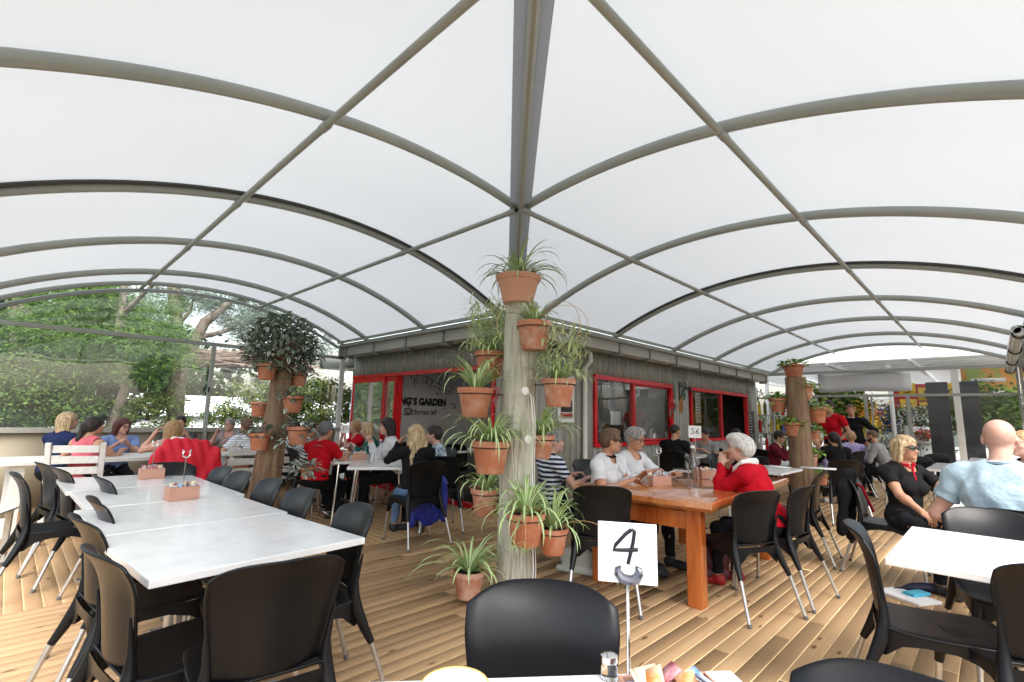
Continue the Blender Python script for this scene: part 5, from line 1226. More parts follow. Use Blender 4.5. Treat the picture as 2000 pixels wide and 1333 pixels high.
for k, (px, py, dz, wp, lab, mt, sh) in enumerate(((1550, 725, .0, 38, 'wide orange pot with green leaves on top of the far log', 'terracotta', 'bowl'), (1571, 766, -.2, 34, 'pale stained pot second from the top on the right of the far log', 'worn_terracotta', 'pot'),
        (1520, 792, -.05, 33, 'clean pot at the upper left of the far log', 'terracotta', 'pot'), (1595, 811, -.1, 37, 'clean pot on the right of the far log in front of the staff member', 'terracotta', 'pot'), (1549, 839, -.3, 33, 'pot at mid height on the front left of the far log', 'terracotta', 'pot'),
        (1588, 852, .15, 27, 'pale pot partly behind the far log at mid height', 'worn_terracotta', 'pot'), (1580, 899, -.25, 34, 'stained pot at mid height on the right front of the far log', 'worn_terracotta', 'pot'), (1600, 938, -.15, 33, 'pot low on the right of the far log', 'terracotta', 'pot'),
        (1533, 934, .1, 28, 'pot low behind the left of the far log', 'terracotta', 'pot'), (1575, 991, -.25, 25, 'lowest pot at the foot of the far log', 'terracotta', 'pot'))):
    zc0 = 7.55; zl = dep(px, py, zc0).z; f_ = rt.lerp(rb0, (rt.z-zl)/rt.z)
    potted(px, py, zc0+dz, wp, lab, 'pothos', GR, f_, seed=50+k, mat=mt, shape=sh, n=70, l=(.06, .11))
# white cable with two spot lamps down the central log
c = tag(empty('cable', (0, 0, 0)), 'white cable with two small white spotlights running down the front of the central log', 'cable')
fr_ = 3.72
pts = [dep(1030, 762, 3.9-.17), dep(1037, 775, fr_), dep(1042, 830, fr_-.02), dep(1039, 900, fr_-.06), dep(1041, 985, fr_-.1), dep(1040, 1040, fr_-.14), dep(1042, 1110, fr_-.2), dep(1040, 1165, fr_-.24)]
MB().tube(pts, .005, 6).tube([p+Vector((.012, -.012, 0)) for p in pts[1:]], .003, 6).obj('wire', 'white_paint', c, smooth=True)
for px, py in ((1020, 764), (1025, 858)):
    p = dep(px, py, 3.66 if py < 800 else 3.6)
    m = MB().lathe([(.018, 0), (.026, .03), (.03, .055), (.022, .06)], 16); 
    o = m.obj('spotlight', 'white_paint', c, smooth=True, loc=p+Vector((.02, .02, 0)), rot=(math.pi/2, 0, R_(-20)))
# pink ornament behind the upper left pots
p = dep(966, 772, 4.0); m = MB(); M('pink_plastic', (.7, .22, .25), .5)
m.tube([p+Vector(q) for q in ((-.02, .02, .03), (0, 0, .06), (.02, -.02, .05), (.022, -.022, .0), (.0, .0, -.05), (.01, -.01, -.09))], [.012, .018, .014, .011, .018, .01], 8)
tag(m.obj('bird_ornament', 'pink_plastic', smooth=True), 'small pink curved-neck bird ornament hanging behind the upper left pot', 'ornament')
# ================================================================ SMALL THINGS ON TABLES AND FLOOR
M('metal_grey', (.12, .12, .14), .25, metal=.8)
def facing(p): return math.atan2(-p[1], -p[0])            # azimuth from p towards the camera side of the deck
def number_card(px, py, zc, wd, digits, label, table_z, stem_px=None, stem='aluminium', group='number cards on metal stands'):
    c = dep(px, py, zc); a = facing(c)+math.pi/2
    t = tag(empty('number_card', (c.x, c.y, table_z), a), label, 'number card', group); hz_ = c.z-table_z
    MB().box((-wd/2, -.003, hz_-wd/2), (wd/2, .003, hz_+wd/2)).obj('card', 'sign_white', t, bev=.0025)
    MB().tube([(0, .008, 0), (0, .008, hz_-wd*.30)], max(.003, wd*.03), 8).obj('stand', 'chrome', t, smooth=True)
    m = MB()
    for st in digits: m.tube([(x*wd/2*1.3, -.0035, hz_+.06*wd+z*wd/2*1.3) for x, z in st], wd*.034, 6)
    m.obj('handwriting', 'ink', t, smooth=True); return t
D4 = [[(.12, .52), (-.05, .38), (-.3, .1), (-.36, -.03), (-.1, -.02), (.28, .02)], [(.12, .52), (.2, .48), (.16, .2), (.08, -.12), (.02, -.36)]]
D3 = lambda ox: [[(ox-.2, .3), (ox+.15, .34), (ox-.05, .08), (ox+.15, -.1), (ox+.0, -.35), (ox-.28, -.28)]]
D6 = lambda ox: [[(ox+.25, .35), (ox-.05, .1), (ox-.12, -.25), (ox+.1, -.35), (ox+.25, -.15), (ox+.05, -.02), (ox-.12, -.15)]]
D2 = lambda ox: [[(ox-.2, .25), (ox-.0, .42), (ox+.15, .25), (ox-.0, -.05), (ox-.25, -.35), (ox+.25, -.32)]]
D1 = lambda ox: [[(ox+.1, .42), (ox-.02, -.38)]]
t = number_card(1225, 1080, 1.12, .132, D4, 'white number 4 card on a chrome stand at the bottom of the picture', .74)
c = dep(1225, 1080, 1.12); hz_ = c.z-.74
MB().tube([(x*.066, -.007, hz_+z*.066) for x, z in ((-.22, -.42), (-.32, -.52), (-.32, -.66), (-.18, -.82), (.08, -.88), (.3, -.8), (.4, -.62), (.38, -.48), (.28, -.4))], [.002, .007, .0095, .0115, .012, .0115, .0095, .007, .002], 8).obj('clip', 'metal_grey', t, smooth=True)
number_card(1357, 844, 4.7, .115, D3(-.24)+D6(.26), 'white number 36 card standing behind the glass bottle on the timber table', .765)
number_card(673, 838, 6.2, .1, D2(-.2)+D1(.25), 'white number 21 card on the table by the red doors', .74)
SACH = ['sachet_a', 'sachet_b', 'sachet_c', 'sachet_d']
M('sachet_a', (.7, .26, .05), .4, var=(.75, .68, .5), scale=30); M('sachet_b', (.05, .25, .6), .4, var=(.75, .78, .8), scale=26); M('sachet_c', (.34, .06, .1), .4, var=(.55, .3, .32), scale=30); M('sachet_d', (.7, .6, .45), .4)
def caddy(x, y, z, rz, label, pole=True, shakers=True, sz=(.17, .11, .085), seed=0, group='condiment boxes', dark=False):
    t = tag(empty('condiment_box', (x, y, z+.0005), R_(rz)), label, 'condiment box', group); R = random.Random(seed); a, b, h = sz[0]/2, sz[1]/2, sz[2]; q = .006
    MB().box((-a, -b, 0), (a, b, .006)).box((-a, -b, .006), (-a+q, b, h)).box((a-q, -b, .006), (a, b, h)).box((-a+q, -b, .006), (a-q, -b+q, h)).box((-a+q, b-q, .006), (a-q, b, h)).obj('box', 'caddy_card', t, bev=.0015)
    for sx in ((-1, 1) if shakers else ()):
        s = MB().lathe([(.019, 0), (.02, .002), (.02, .06), (.018, .066)], 14).obj('shaker', 'clear_glass', t, smooth=True, loc=(sx*(a-.03), -b+.03, .007))
        MB().lathe([(.021, .062), (.0215, .066), (.021, .08), (.012, .088), (0.0005, .089)], 14, cap=(True, False)).obj('lid', 'chrome', s, smooth=True)
    for k in range(11 if shakers else 0):
        x0 = -a+.02+(2*a-.04)*k/11; w_ = .03
        V = [(x0, R.uniform(-.5, .1)*b, .02), (x0+R.uniform(-.01, .02), 0, 0)]
        yy = R.uniform(-.1, .75)*b; rr_ = R.uniform(-.4, .4)
        MB().box((-.018, -.002, 0), (.018, .002, (R.uniform(.07, .09)+.015)*(sz[2]/.085)**.6)).obj('sachet', SACH[(k*3+seed) % 4], t, loc=(x0+.01, yy, .01), rot=(R.uniform(-.25, .25), R.uniform(-.2, .2), rr_+.9*(k % 2)))
    if pole:
        MB().tube([(.0, .0, .007), (.0, 0, .27)], .0035, 8).tube([(.0+.022*math.cos(u)*1, 0, .29+.022*math.sin(u)) for u in np.linspace(2.3, 7.1, 14)], .0045, 6).tube([(-.016, 0, .307), (-.026, 0, .315)], .005, 5).tube([(.016, 0, .307), (.026, 0, .315)], .005, 5).obj('card_holder', 'chrome', t, smooth=True)
    return t
p = onz(356, 972, .755); caddy(p.x, p.y+.02, .74, 3, 'card condiment box with shakers on the third white table of the left row', seed=1)
p = onz(296, 932, .755); caddy(p.x, p.y+.02, .74, -2, 'card condiment box on the farthest white table of the left row', seed=2)
p = onz(1288, 945, .78); caddy(p.x, p.y, .765, -35, 'pinkish condiment box nearest on the timber table before the woman with folded hands', seed=3)
p = onz(1382, 932, .78); caddy(p.x, p.y, .765, -40, 'condiment box behind the glass bottle on the timber table', pole=False, seed=4)
p = onz(702, 897, .75); caddy(p.x, p.y, .74, -30, 'condiment box among the glasses on the number 21 table', pole=False, seed=5)
caddy(1.03, .52, .74, -38, 'condiment box full of sugar sachets at the bottom edge of the picture', pole=False, sz=(.2, .12, .045), seed=6, shakers=False)
fc = bpy.data.objects[[o_.name for o_ in bpy.data.objects if o_.name.startswith('condiment_box')][-1]]; R6 = random.Random(16)
for k in range(22):
    MB().box((-.028, -.02, 0), (.028, .02, .004)).obj('sachet', SACH[k % 4], fc, loc=(R6.uniform(-.08, .08), R6.uniform(-.045, .045), .02+.0022*k), rot=(R6.uniform(-.7, .7), R6.uniform(-.6, .6), R6.uniform(0, 3.1)))
p = onz(1190, 1326, .74); m = tag(empty('salt_shaker', (p.x, p.y, .7405)), 'glass salt shaker with a metal lid at the bottom edge beside the number 4 card', 'shaker')
MB().lathe([(.017, 0), (.019, .002), (.019, .035), (.017, .04)], 18).obj('jar', 'clear_glass', m, smooth=True); MB().lathe([(.02, .036), (.021, .04), (.02, .05), (.011, .055), (.0005, .056)], 18, cap=(True, False)).obj('lid', 'chrome', m, smooth=True)
p = onz(888, 1352, .74); M('yellow_rim', (.75, .5, .15), .3); m = tag(empty('saucer', (p.x, p.y, .7405)), 'cream saucer with a yellow rim cut by the bottom edge', 'saucer')
MB().lathe([(.03, .0), (.035, .002), (.07, .012), (.074, .015), (.068, .0145), (.03, .006), (.0005, .006)], 28, cap=(True, False)).obj('plate', 'cup_white', m, smooth=True); MB().tube([(.072*math.cos(a), .072*math.sin(a), .0155) for a in np.linspace(0, 2*math.pi, 29)], .0018, 5).obj('rim', 'yellow_rim', m, smooth=True)
def bottle(px, py, z, label, s=1.0, cap_=True):
    p = onz(px, py, z); t = tag(empty('bottle', (p.x, p.y, z+.0005)), label, 'bottle', 'glass bottles on the tables')
    MB().lathe([(r*s, h*s) for r, h in ((.036, 0), (.04, .004), (.04, .15), (.036, .18), (.02, .22), (.0145, .245), (.0145, .29), (.017, .292), (.017, .30), (.012, .302), (.0115, .25), (.018, .218), (.034, .178), (.0375, .15), (.0375, .006), (.0005, .005))], 20, cap=(True, False)).obj('glass', 'clear_glass', t, smooth=True)
    MB().lathe([(.017*s, .303*s), (.018*s, .31*s), (.014*s, .322*s), (.0005, .325*s)], 12, cap=(True, False)).obj('stopper', 'cup_white', t, smooth=True)
bottle(1355, 952, .765, 'tall clear glass water bottle on the timber table', 1.08); bottle(741, 899, .74, 'clear glass bottle on the number 21 table', .8)
def tumbler(px, py, z, label):
    p = onz(px, py, z); t = tag(empty('tumbler', (p.x, p.y, z+.0005)), label, 'glass', 'drinking glasses by the red doors')
    MB().lathe([(.028, 0), (.03, .003), (.036, .12), (.034, .12), (.028, .008), (.0005, .006)], 18, cap=(True, False)).obj('glass', 'clear_glass', t, smooth=True)
tumbler(712, 888, .74, 'drinking glass left of the condiment box on the number 21 table'); tumbler(690, 889, .74, 'drinking glass beside the hand of the woman in red'); tumbler(725, 905, .74, 'drinking glass nearest on the number 21 table')
def cup(px, py, z, label, s=1, at_=None, saucer=True):
    p = at_ or onz(px, py, z); t = tag(empty('cup', (p.x, p.y, p.z+.0005), 1), label, 'cup', 'white coffee cups')
    MB().lathe([(.022*s, .006), (.028*s, .008), (.043*s, .045), (.046*s, .062), (.043*s, .062), (.038*s, .045), (.02*s, .012), (.0005, .012)], 20, cap=(True, False)).obj('bowl', 'cup_white', t, smooth=True); MB().tube([(.042*s, 0, .052), (.062*s, 0, .048), (.06*s, 0, .026), (.036*s, 0, .022)], .0045, 6).obj('handle', 'cup_white', t, smooth=True)
    if saucer: MB().lathe([(.03, 0), (.07, .009), (.074, .013), (.03, .005), (.0005, .005)], 24, cap=(True, False)).obj('saucer', 'cup_white', t, smooth=True)
cup(252, 878, .75, 'white cup and saucer before the woman in light blue', 1.1); cup(0, 0, 0, 'white cup at the lips of the woman by the red door frame', 1.1, dep(681, 842, 7.75), False)
cup(1232, 935, .765, 'white cup between the two women in white on the timber table'); cup(222, 872, .75, 'white cup near the woman in the pink top')
p = onz(1333, 925, .765); t = tag(empty('reserved_block', (p.x, p.y, .7655), facing(p)+math.pi/2), 'small black block reading RESERVED lying on the timber table', 'sign')
MB().box((-.10, -.02, 0), (.10, .02, .05)).obj('block', 'metal_dark', t, bev=.002); tx = text_mesh('lettering', 'RESERVED', .038, 'paper_white', t, bold=.0008, align='CENTER'); tx.rotation_euler = (math.pi/2, 0, 0); tx.location = (0, -.0212, .012)
def papers(px, py, z, rz, label, sz=(.21, .3)):
    p = onz(px, py, z); o = MB().box((-sz[0]/2, -sz[1]/2, 0), (sz[0]/2, sz[1]/2, .004)).obj('menu', 'paper_white', None, loc=(p.x, p.y, z+.001), rot=(0, 0, R_(rz))); tag(o, label, 'menu', 'white menus and papers')
papers(1418, 938, .765, 30, 'white menu lying before the elbow of the woman in red'); papers(1516, 912, .745, -20, 'white menu on the table just beyond the timber table'); papers(1598, 915, .745, 10, 'white paper on the table right of the far plant log', (.3, .4)); papers(1375, 890, .745, 60, 'white plate-like menu before the person in grey', (.25, .2))
# bags and clothes: soft lumps meshed like the bodies
def lump(name, prims, mat, label, cat, loc, rz=0, h=.009, amp=.004, fr=40, fine=None):
    F_, lo, _ = sdf(prims, h); X = np.stack(np.meshgrid(*[np.arange(n_)*h+lo[i] for i, n_ in enumerate(F_.shape)], indexing='ij'), -1); ph = RNG.uniform(0, 6, 3)
    F_ = F_+(amp*(np.sin(X[..., 1]*fr*.55+5*np.sin(X[..., 2]*4+X[..., 1]*6+ph[0]))+.6*np.sin(X[..., 0]*fr*.9+X[..., 2]*14+ph[1])+.5*np.sin(X[..., 1]*fr*2.1-X[..., 2]*20+ph[2]))).astype(np.float32)
    V, Q = surfnet(F_, lo, h); o = link(name, newmesh(name, V, Q, mat, smooth=True), None, loc, (0, 0, R_(rz))); return tag(o, label, cat)
M('leather_tan', (.28, .09, .04), .5, bump=.3, bscale=60); M('leather_maroon', (.07, .008, .02), .4, bump=.4, bscale=60); M('bag_grey', (.5, .52, .48), .6, bump=.3); M('jacket_red', (.6, .01, .03), .7, bump=.4, bscale=30, bdist=.006); M('jacket_blue', (.02, .035, .3), .5, bump=.5, bscale=30, bdist=.006)
p = onz(1394, 1136); lump('handbag', [ell((0, 0, .17), (.09, .15, .16), .03), ell((0, 0, .06), (.095, .16, .06), .03), cap((0, -.1, .28), (0, -.04, .42), .009, k=.01), cap((0, -.04, .42), (0, .04, .42), .009, k=.01), cap((0, .04, .42), (0, .1, .28), .009, k=.01)], 'leather_maroon', 'maroon leather handbag on the deck under the timber table', 'handbag', (p.x+.02, p.y+.02, 0), 45, amp=.003)
p = onz(1128, 1118); lump('handbag', [ell((0, 0, .11), (.07, .16, .11), .03), cap((-.05, -.15, .03), (-.05, .15, .03), .03), ell((.05, 0, .1), (.03, .13, .1), .03)], 'bag_grey', 'pale grey handbag on the deck by the left legs of the timber table', 'handbag', (p.x, p.y, 0), 20, amp=.002)
p = dep(462, 910, 6.6); lump('handbag', [ell((0, 0, .1), (.07, .17, .13), .03), cap((0, -.12, .18), (0, -.03, .40), .008, k=.01), cap((0, -.03, .40), (0, .06, .38), .008, k=.01), cap((0, .06, .38), (0, .13, .18), .008, k=.01)], 'leather_tan', 'tan leather bag hanging on the bench behind the woman in stripes', 'handbag', (p.x, p.y, p.z-.15), 60, amp=.003)
def drape(name, x, y, a, mat, label, w_=.25, low=.35, top=.9, amp=.008, hood=None, thick=.05):
    pr = [ell((-.27, 0, top-.16), (thick+.02, w_, .17), .05), ell((-.30, 0, (top+low)/2), (thick, w_*1.05, (top-low)/2), .05), cap((-.30, w_*.85, top-.15), (-.33, w_*1.05, low+.02), .05, .035, .04), cap((-.30, -w_*.85, top-.15), (-.33, -w_*1.05, low+.1), .05, .035, .04), cap((-.27, -w_*.6, top-.03), (-.27, w_*.6, top-.03), .035, k=.04)]
    return lump(name, pr, mat, label, 'jacket', (x, y, 0), a, amp=amp, fr=34)
ch = chair(1.40, 6.42, 88, 'black chair covered by the red jacket under the ginger-blonde woman', G1)
drape('red_jacket', 1.40, 6.42, 88, 'jacket_red', 'red jacket draped over a chair back in front of the ginger-blonde woman', .30, .42, 1.0)
p = dep(360, 870, 5.35); pr = [ell((R.uniform(-.09, .09), R.uniform(-.05, .05), R.uniform(-.05, .05)), (.06, .045, .05), .02) for k in range(9)]
lump('scarf', pr, 'white_cloth', 'crumpled cream scarf on top of the red jacket', 'scarf', p, 0, amp=.008, fr=70, h=.008)
drape('blue_jacket', 3.62, 4.75, 40, 'jacket_blue', 'bright blue jacket hanging on a chair beside the long-haired blonde woman', .17, .12, .72, thick=.07)
chair(3.75, 4.85, 60, 'black chair behind the bright blue jacket', group=G4)
drape('black_jacket', 5.75, .78, -88, 'cloth_black', 'black jacket with red trim hung over the chair of the woman in sunglasses', .21, .25, .88, thick=.03)
MB().tube([dep(1664, 940, 4.75), dep(1684, 952, 4.68), dep(1694, 975, 4.62), dep(1706, 1000, 4.6)], .012, 6).obj('jacket_trim', 'trim_red', bpy.data.objects['black_jacket'], smooth=True)
bj = bpy.data.objects['black_jacket']; jt = bj.children[0]; bpy.context.view_layer.update(); jt.matrix_parent_inverse = bj.matrix_world.inverted()
# polo shirt trims
po, pq = polo
for sy in (1, -1):
    sh = pq['T'](-.012, sy*.185, .425)
pm = MB(); nb = pq['neck']; s_ = pq['s']
pm.tube([nb+np.array((.07, .03, .0))*s_, nb+np.array((.095, 0, -.06))*s_, nb+np.array((.115, -.0, -.14))*s_], .008, 6); pm.tube([nb+np.array((.06, -.05, .01))*s_, nb+np.array((.10, -.03, -.03))*s_], .009, 6)
pm.obj('placket', 'trim_red', po, smooth=True)
# things on the deck at the right
p = onz(1772, 1168); o = MB().box((-.17, -.12, 0), (.17, .12, .02)).obj('notebook', 'paper_white', None, loc=(p.x, p.y, .001), rot=(0, 0, R_(60)), bev=.003); tag(o, 'white notebook lying on the deck under the right marble table', 'notebook')
p = onz(1790, 1160, .03); M('phone_blue', (.05, .42, .6), .35); o = MB().box((-.09, -.045, 0), (.09, .045, .022)).obj('wallet', 'phone_blue', None, loc=(p.x, p.y, .022), rot=(0, 0, R_(-30)), bev=.006); tag(o, 'turquoise wallet on the white notebook on the deck', 'wallet')
p = onz(1795, 1148, .04); m = MB(); M('umbrella_navy', (.01, .012, .04), .6, bump=.6, bscale=40, bdist=.004)
m.tube([(-.15, 0, .03), (-.1, 0, .035), (.0, 0, .04), (.08, 0, .038), (.13, 0, .03), (.15, 0, .028)], [.012, .03, .038, .036, .028, .014], 14).tube([(-.15, 0, .03), (-.2, .02, .02), (-.22, -.01, .012)], .008, 6)
o = m.obj('umbrella', 'umbrella_navy', None, smooth=True, loc=(p.x+.03, p.y-.02, 0), rot=(0, 0, R_(-50))); tag(o, 'folded navy umbrella lying on the deck under the right marble table', 'umbrella')
# ================================================================ BACKDROP
def leafcloud(blobs, n, l, wd, seed, droop=0, clump=.28, cl_n=60):
    """numpy: n rhombic leaves gathered in clumps spread through the blobs"""
    g = np.random.default_rng(seed); tot = sum(b[1][0]*b[1][1]*b[1][2] for b in blobs); V = []
    for c, r in blobs:
        k = max(50, int(n*r[0]*r[1]*r[2]/tot)); nc = max(6, int(cl_n*k/n*2)); d = g.normal(size=(nc, 3)); d /= np.linalg.norm(d, axis=1, keepdims=True)
        cc = np.array(c)+d*np.array(r)*g.uniform(.35, 1.0, (nc, 1))**.6; sz = g.uniform(.5, 1.4, nc)*clump*min(r); wi = g.integers(0, nc, k)
        P = cc[wi]+g.normal(size=(k, 3))*sz[wi][:, None]*np.array([1, 1, .75])
        D = g.normal(size=(k, 3)); D[:, 2] = D[:, 2]*.6-droop; D /= np.linalg.norm(D, axis=1, keepdims=True); S = np.cross(D, g.normal(size=(k, 3))); S /= np.linalg.norm(S, axis=1, keepdims=True)+1e-9
        L = (l*g.uniform(.6, 1.4, k))[:, None]; W_ = (wd*g.uniform(.6, 1.4, k))[:, None]
        V.append(np.stack([P, P+D*L*.45+S*W_/2, P+D*L, P+D*L*.45-S*W_/2], 1))
    V = np.concatenate(V); Q = np.arange(len(V)*4).reshape(-1, 4); mi = (g.random(len(V)) < .45).astype(np.int32)
    return V.reshape(-1, 3), Q, mi
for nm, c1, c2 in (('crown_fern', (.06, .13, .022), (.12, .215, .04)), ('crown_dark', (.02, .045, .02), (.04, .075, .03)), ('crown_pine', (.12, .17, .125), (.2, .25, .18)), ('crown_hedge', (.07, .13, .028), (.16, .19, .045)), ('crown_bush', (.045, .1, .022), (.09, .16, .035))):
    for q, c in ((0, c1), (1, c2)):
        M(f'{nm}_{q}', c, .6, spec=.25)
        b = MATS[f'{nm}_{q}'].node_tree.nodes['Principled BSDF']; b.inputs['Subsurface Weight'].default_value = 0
def plant(name, label, cat, loc, blobs, n, l, wd, mat, trunk=None, tmat='bark', seed=1, group=None, **k):
    t = tag(empty(name, loc), label, cat, group); V, Q, mi = leafcloud(blobs, n, l, wd, seed, **k)
    f = link('crown', newmesh('crown', V, Q, [mat+'_0', mat+'_1'], mi), t)
    if trunk:
        m = MB()
        for pts, rs in trunk: m.tube(pts, rs, 10)
        m.obj('trunk', tmat, t, smooth=True)
    return t
def rel(px, py, zc, o): 
    p = dep(px, py, zc); return (p.x-o[0], p.y-o[1], p.z-o[2])
def base(px, zc, z=-.6):
    p = dep(px, 800, zc); return (p.x, p.y, z)
GB = 'trees and bushes beyond the left end screen'
o = base(190, 11); 
plant('willow_shrub', 'bright feathery green shrub-like tree filling the left end screen', 'tree', o, [(rel(x, y, z, o), r) for x, y, z, r in ((200, 660, 11, (1.1, 1.0, .75)), (110, 640, 11.3, (.9, .9, .7)), (300, 690, 11, (.7, .7, .7)), (60, 720, 10.6, (.8, .8, .8)), (240, 600, 11.5, (1.2, 1, .7)), (330, 650, 11.5, (.5, .6, .6)), (150, 590, 12, (1.2, 1, .6)))], 46000, .17, .014, 'crown_fern',
    [([(0, 0, 0), rel(245, 760, 11, o), rel(230, 660, 11, o), rel(238, 600, 11, o), rel(245, 540, 11, o)], [.12, .1, .09, .08, .06]), ([rel(232, 625, 11, o), rel(262, 592, 10.8, o), rel(300, 555, 10.6, o)], [.06, .05, .04])], 'pale_bark', 21, GB, droop=.5, clump=.3)
o = base(40, 12.5); plant('gum_tree', 'thick pale trunk at the far left behind the feathery shrub', 'tree', o, [(rel(40, 520, 13, o), (1.6, 1.6, .8)), (rel(20, 620, 13, o), (.8, .8, .6))], 9000, .14, .03, 'crown_dark', [([(0, 0, 0), rel(44, 700, 12.5, o), rel(50, 560, 12.5, o), rel(60, 440, 12.5, o)], [.3, .26, .24, .2]), ([rel(30, 640, 12.3, o), rel(10, 580, 12.2, o)], [.04, .03])], 'pale_bark', 22, GB)
o = base(30, 10.2); plant('bush', 'broad-leaved dark green bush at the lower left of the end screen', 'bush', o, [(rel(30, 740, 10.2, o), (.8, .7, .7)), (rel(90, 800, 10.2, o), (1.0, .7, .5)), (rel(15, 800, 10, o), (.7, .6, .6))], 16000, .075, .045, 'crown_bush', [([(0, 0, 0), rel(32, 760, 10.2, o)], [.04, .02])], seed=23, group=GB)
o = base(180, 13.5); plant('dark_tree', 'dark foliage behind the feathery shrub', 'tree', o, [(rel(180, 760, 13.5, o), (2.0, 1.2, 1.0)), (rel(60, 740, 14, o), (1.8, 1.2, 1.4)), (rel(280, 790, 13, o), (1.2, .9, .5)), (rel(120, 620, 14.5, o), (2.4, 1.2, 1.3))], 26000, .14, .06, 'crown_dark', [([(0, 0, 0), rel(215, 740, 13.5, o), rel(200, 650, 13.5, o)], [.16, .13, .1])], seed=24, group=GB)
o = base(352, 13); plant('pine_tree', 'hazy grey-green pine with a dark leaning trunk in the middle of the end screen', 'tree', o, [(rel(x, y, z, o), r) for x, y, z, r in ((440, 600, 14, (1.2, 1.2, .5)), (520, 640, 14.5, (1.3, 1.2, .45)), (380, 570, 14, (1.0, 1, .5)), (600, 680, 15, (1.1, 1, .5)), (520, 735, 14.5, (1.2, .8, .3)), (470, 690, 14, (.8, .8, .3)), (330, 600, 13.5, (.6, .6, .6)), (570, 600, 15, (1.3, 1, .6)), (640, 620, 15, (1, 1, .6)))], 30000, .16, .016, 'crown_pine',
    [([(0, 0, 0), rel(345, 760, 13, o), rel(352, 720, 13, o), rel(372, 680, 13.1, o), rel(400, 630, 13.3, o), rel(450, 590, 13.6, o)], [.22, .2, .2, .17, .13, .08]), ([rel(352, 700, 13, o), rel(345, 640, 13.1, o), rel(340, 560, 13.2, o), rel(335, 500, 13.2, o)], [.13, .15, .16, .15]), ([rel(385, 660, 13.2, o), rel(430, 650, 13.5, o), rel(520, 620, 14, o)], [.08, .06, .04]), ([rel(345, 640, 13.1, o), rel(370, 610, 13.1, o), rel(385, 560, 13.3, o)], [.05, .04, .03])], 'bark', 25, GB, clump=.34)
o = base(580, 11.5); plant('hedge', 'yellow-green hedge beyond the end screen behind the left plant log', 'hedge', o, [(rel(x, 790, 11.5, o), (.7, .5, .55)) for x in (500, 555, 610, 650)]+[(rel(430, 812, 11.3, o), (.5, .4, .3)), (rel(380, 818, 11.2, o), (.4, .4, .25)), (rel(300, 810, 11.2, o), (.7, .4, .45))], 26000, .06, .035, 'crown_hedge', seed=26, group=GB, droop=0)
# dry brushwood screen: a bundle of long twigs
o = dep(500, 715, 12.5); R = random.Random(9); m = MB(); a_ = dep(335, 700, 12.2); b_ = dep(660, 715, 13.5)
for k in range(190):
    s0_ = R.uniform(0, .45); s1_ = s0_+R.uniform(.25, .55); p0 = a_.lerp(b_, s0_); p1 = a_.lerp(b_, min(1.1, s1_)); q = Vector((R.uniform(-.2, .2), R.uniform(-.3, .3), R.uniform(-.16, .2))); dr = -.25*max(0, s1_-.5)*R.uniform(0, 2.2)
    m.tube([p0+q, (p0+p1)/2+q*1.1+Vector((0, 0, R.uniform(0, .1))), p1+q+Vector((0, R.uniform(-.1, .1), dr+R.uniform(-.08, .08)))], R.uniform(.006, .012), 4, cap=False)
M('dry_twig', (.36, .27, .22), .9, rnd=0); t = tag(m.obj('brushwood', 'dry_twig'), 'long dry brown twigs stacked sideways under the pine', 'brushwood', kind='stuff')
# pale greenhouse behind, grey tarpaulin, far buildings
def plainbox(name, a, b, mat, label, cat, bev=0):
    return tag(MB().box(a, b).obj(name, mat, None, bev=bev), label, cat)
M('greenhouse_film', (.8, .82, .82), .4); M('tarp_grey', (.11, .12, .125), .6, var=(.2, .2, .21), scale=2, bump=.6, bscale=4, bdist=.05)
gh = tag(empty('greenhouse', (8, 24, -1.6)), 'long white greenhouse glimpsed behind the pine trunk', 'greenhouse')
MB().box((-9, 0, 0), (9, .1, 2.6)).obj('wall', 'greenhouse_film', gh)
for k in range(19): MB().box((-9+k, -.06, 0), (-8.94+k, -.002, 2.6)).obj('post', 'sill_grey', gh)
MB().grid([[(-9, -.2+j*.8, 2.62+.9*math.sin(j/6*math.pi)) for j in range(7)], [(9, -.2+j*.8, 2.62+.9*math.sin(j/6*math.pi)) for j in range(7)]]).obj('roof', 'greenhouse_film', gh, smooth=True)
m = MB(); R = random.Random(3)
P = [[(1.6+i*.45, 11.1+j*.35+R.uniform(-.1, .1), -.55+(.95+R.uniform(-.12, .12))*math.sin(math.pi*(j+.6)/5.2)) for j in range(5)] for i in range(10)]
tag(m.grid(P).obj('tarpaulin', 'tarp_grey', smooth=True), 'dark grey tarpaulin heap just beyond the end screen', 'tarpaulin')
# far tree lines close the horizon
R = random.Random(8)
for k, (cx, cyy, n) in enumerate(((-14, 34, 5), (6, 44, 5), (60, 30, 4), (70, -8, 5))):
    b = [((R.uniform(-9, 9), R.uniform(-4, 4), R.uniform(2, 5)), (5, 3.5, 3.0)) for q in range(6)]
    plant('distant_trees', ('dark tree group far behind the feathery shrub', 'dark tree group far behind the greenhouse', 'tree group far beyond the garden centre roofs', 'tree group far away at the right of the garden centre')[k], 'trees', (cx, cyy, -.6), b, 9000, .55, .35, 'crown_dark' if k < 2 else 'crown_bush', [([(0, 0, 0), (0, 0, 3)], [.4, .3])], seed=60+k)
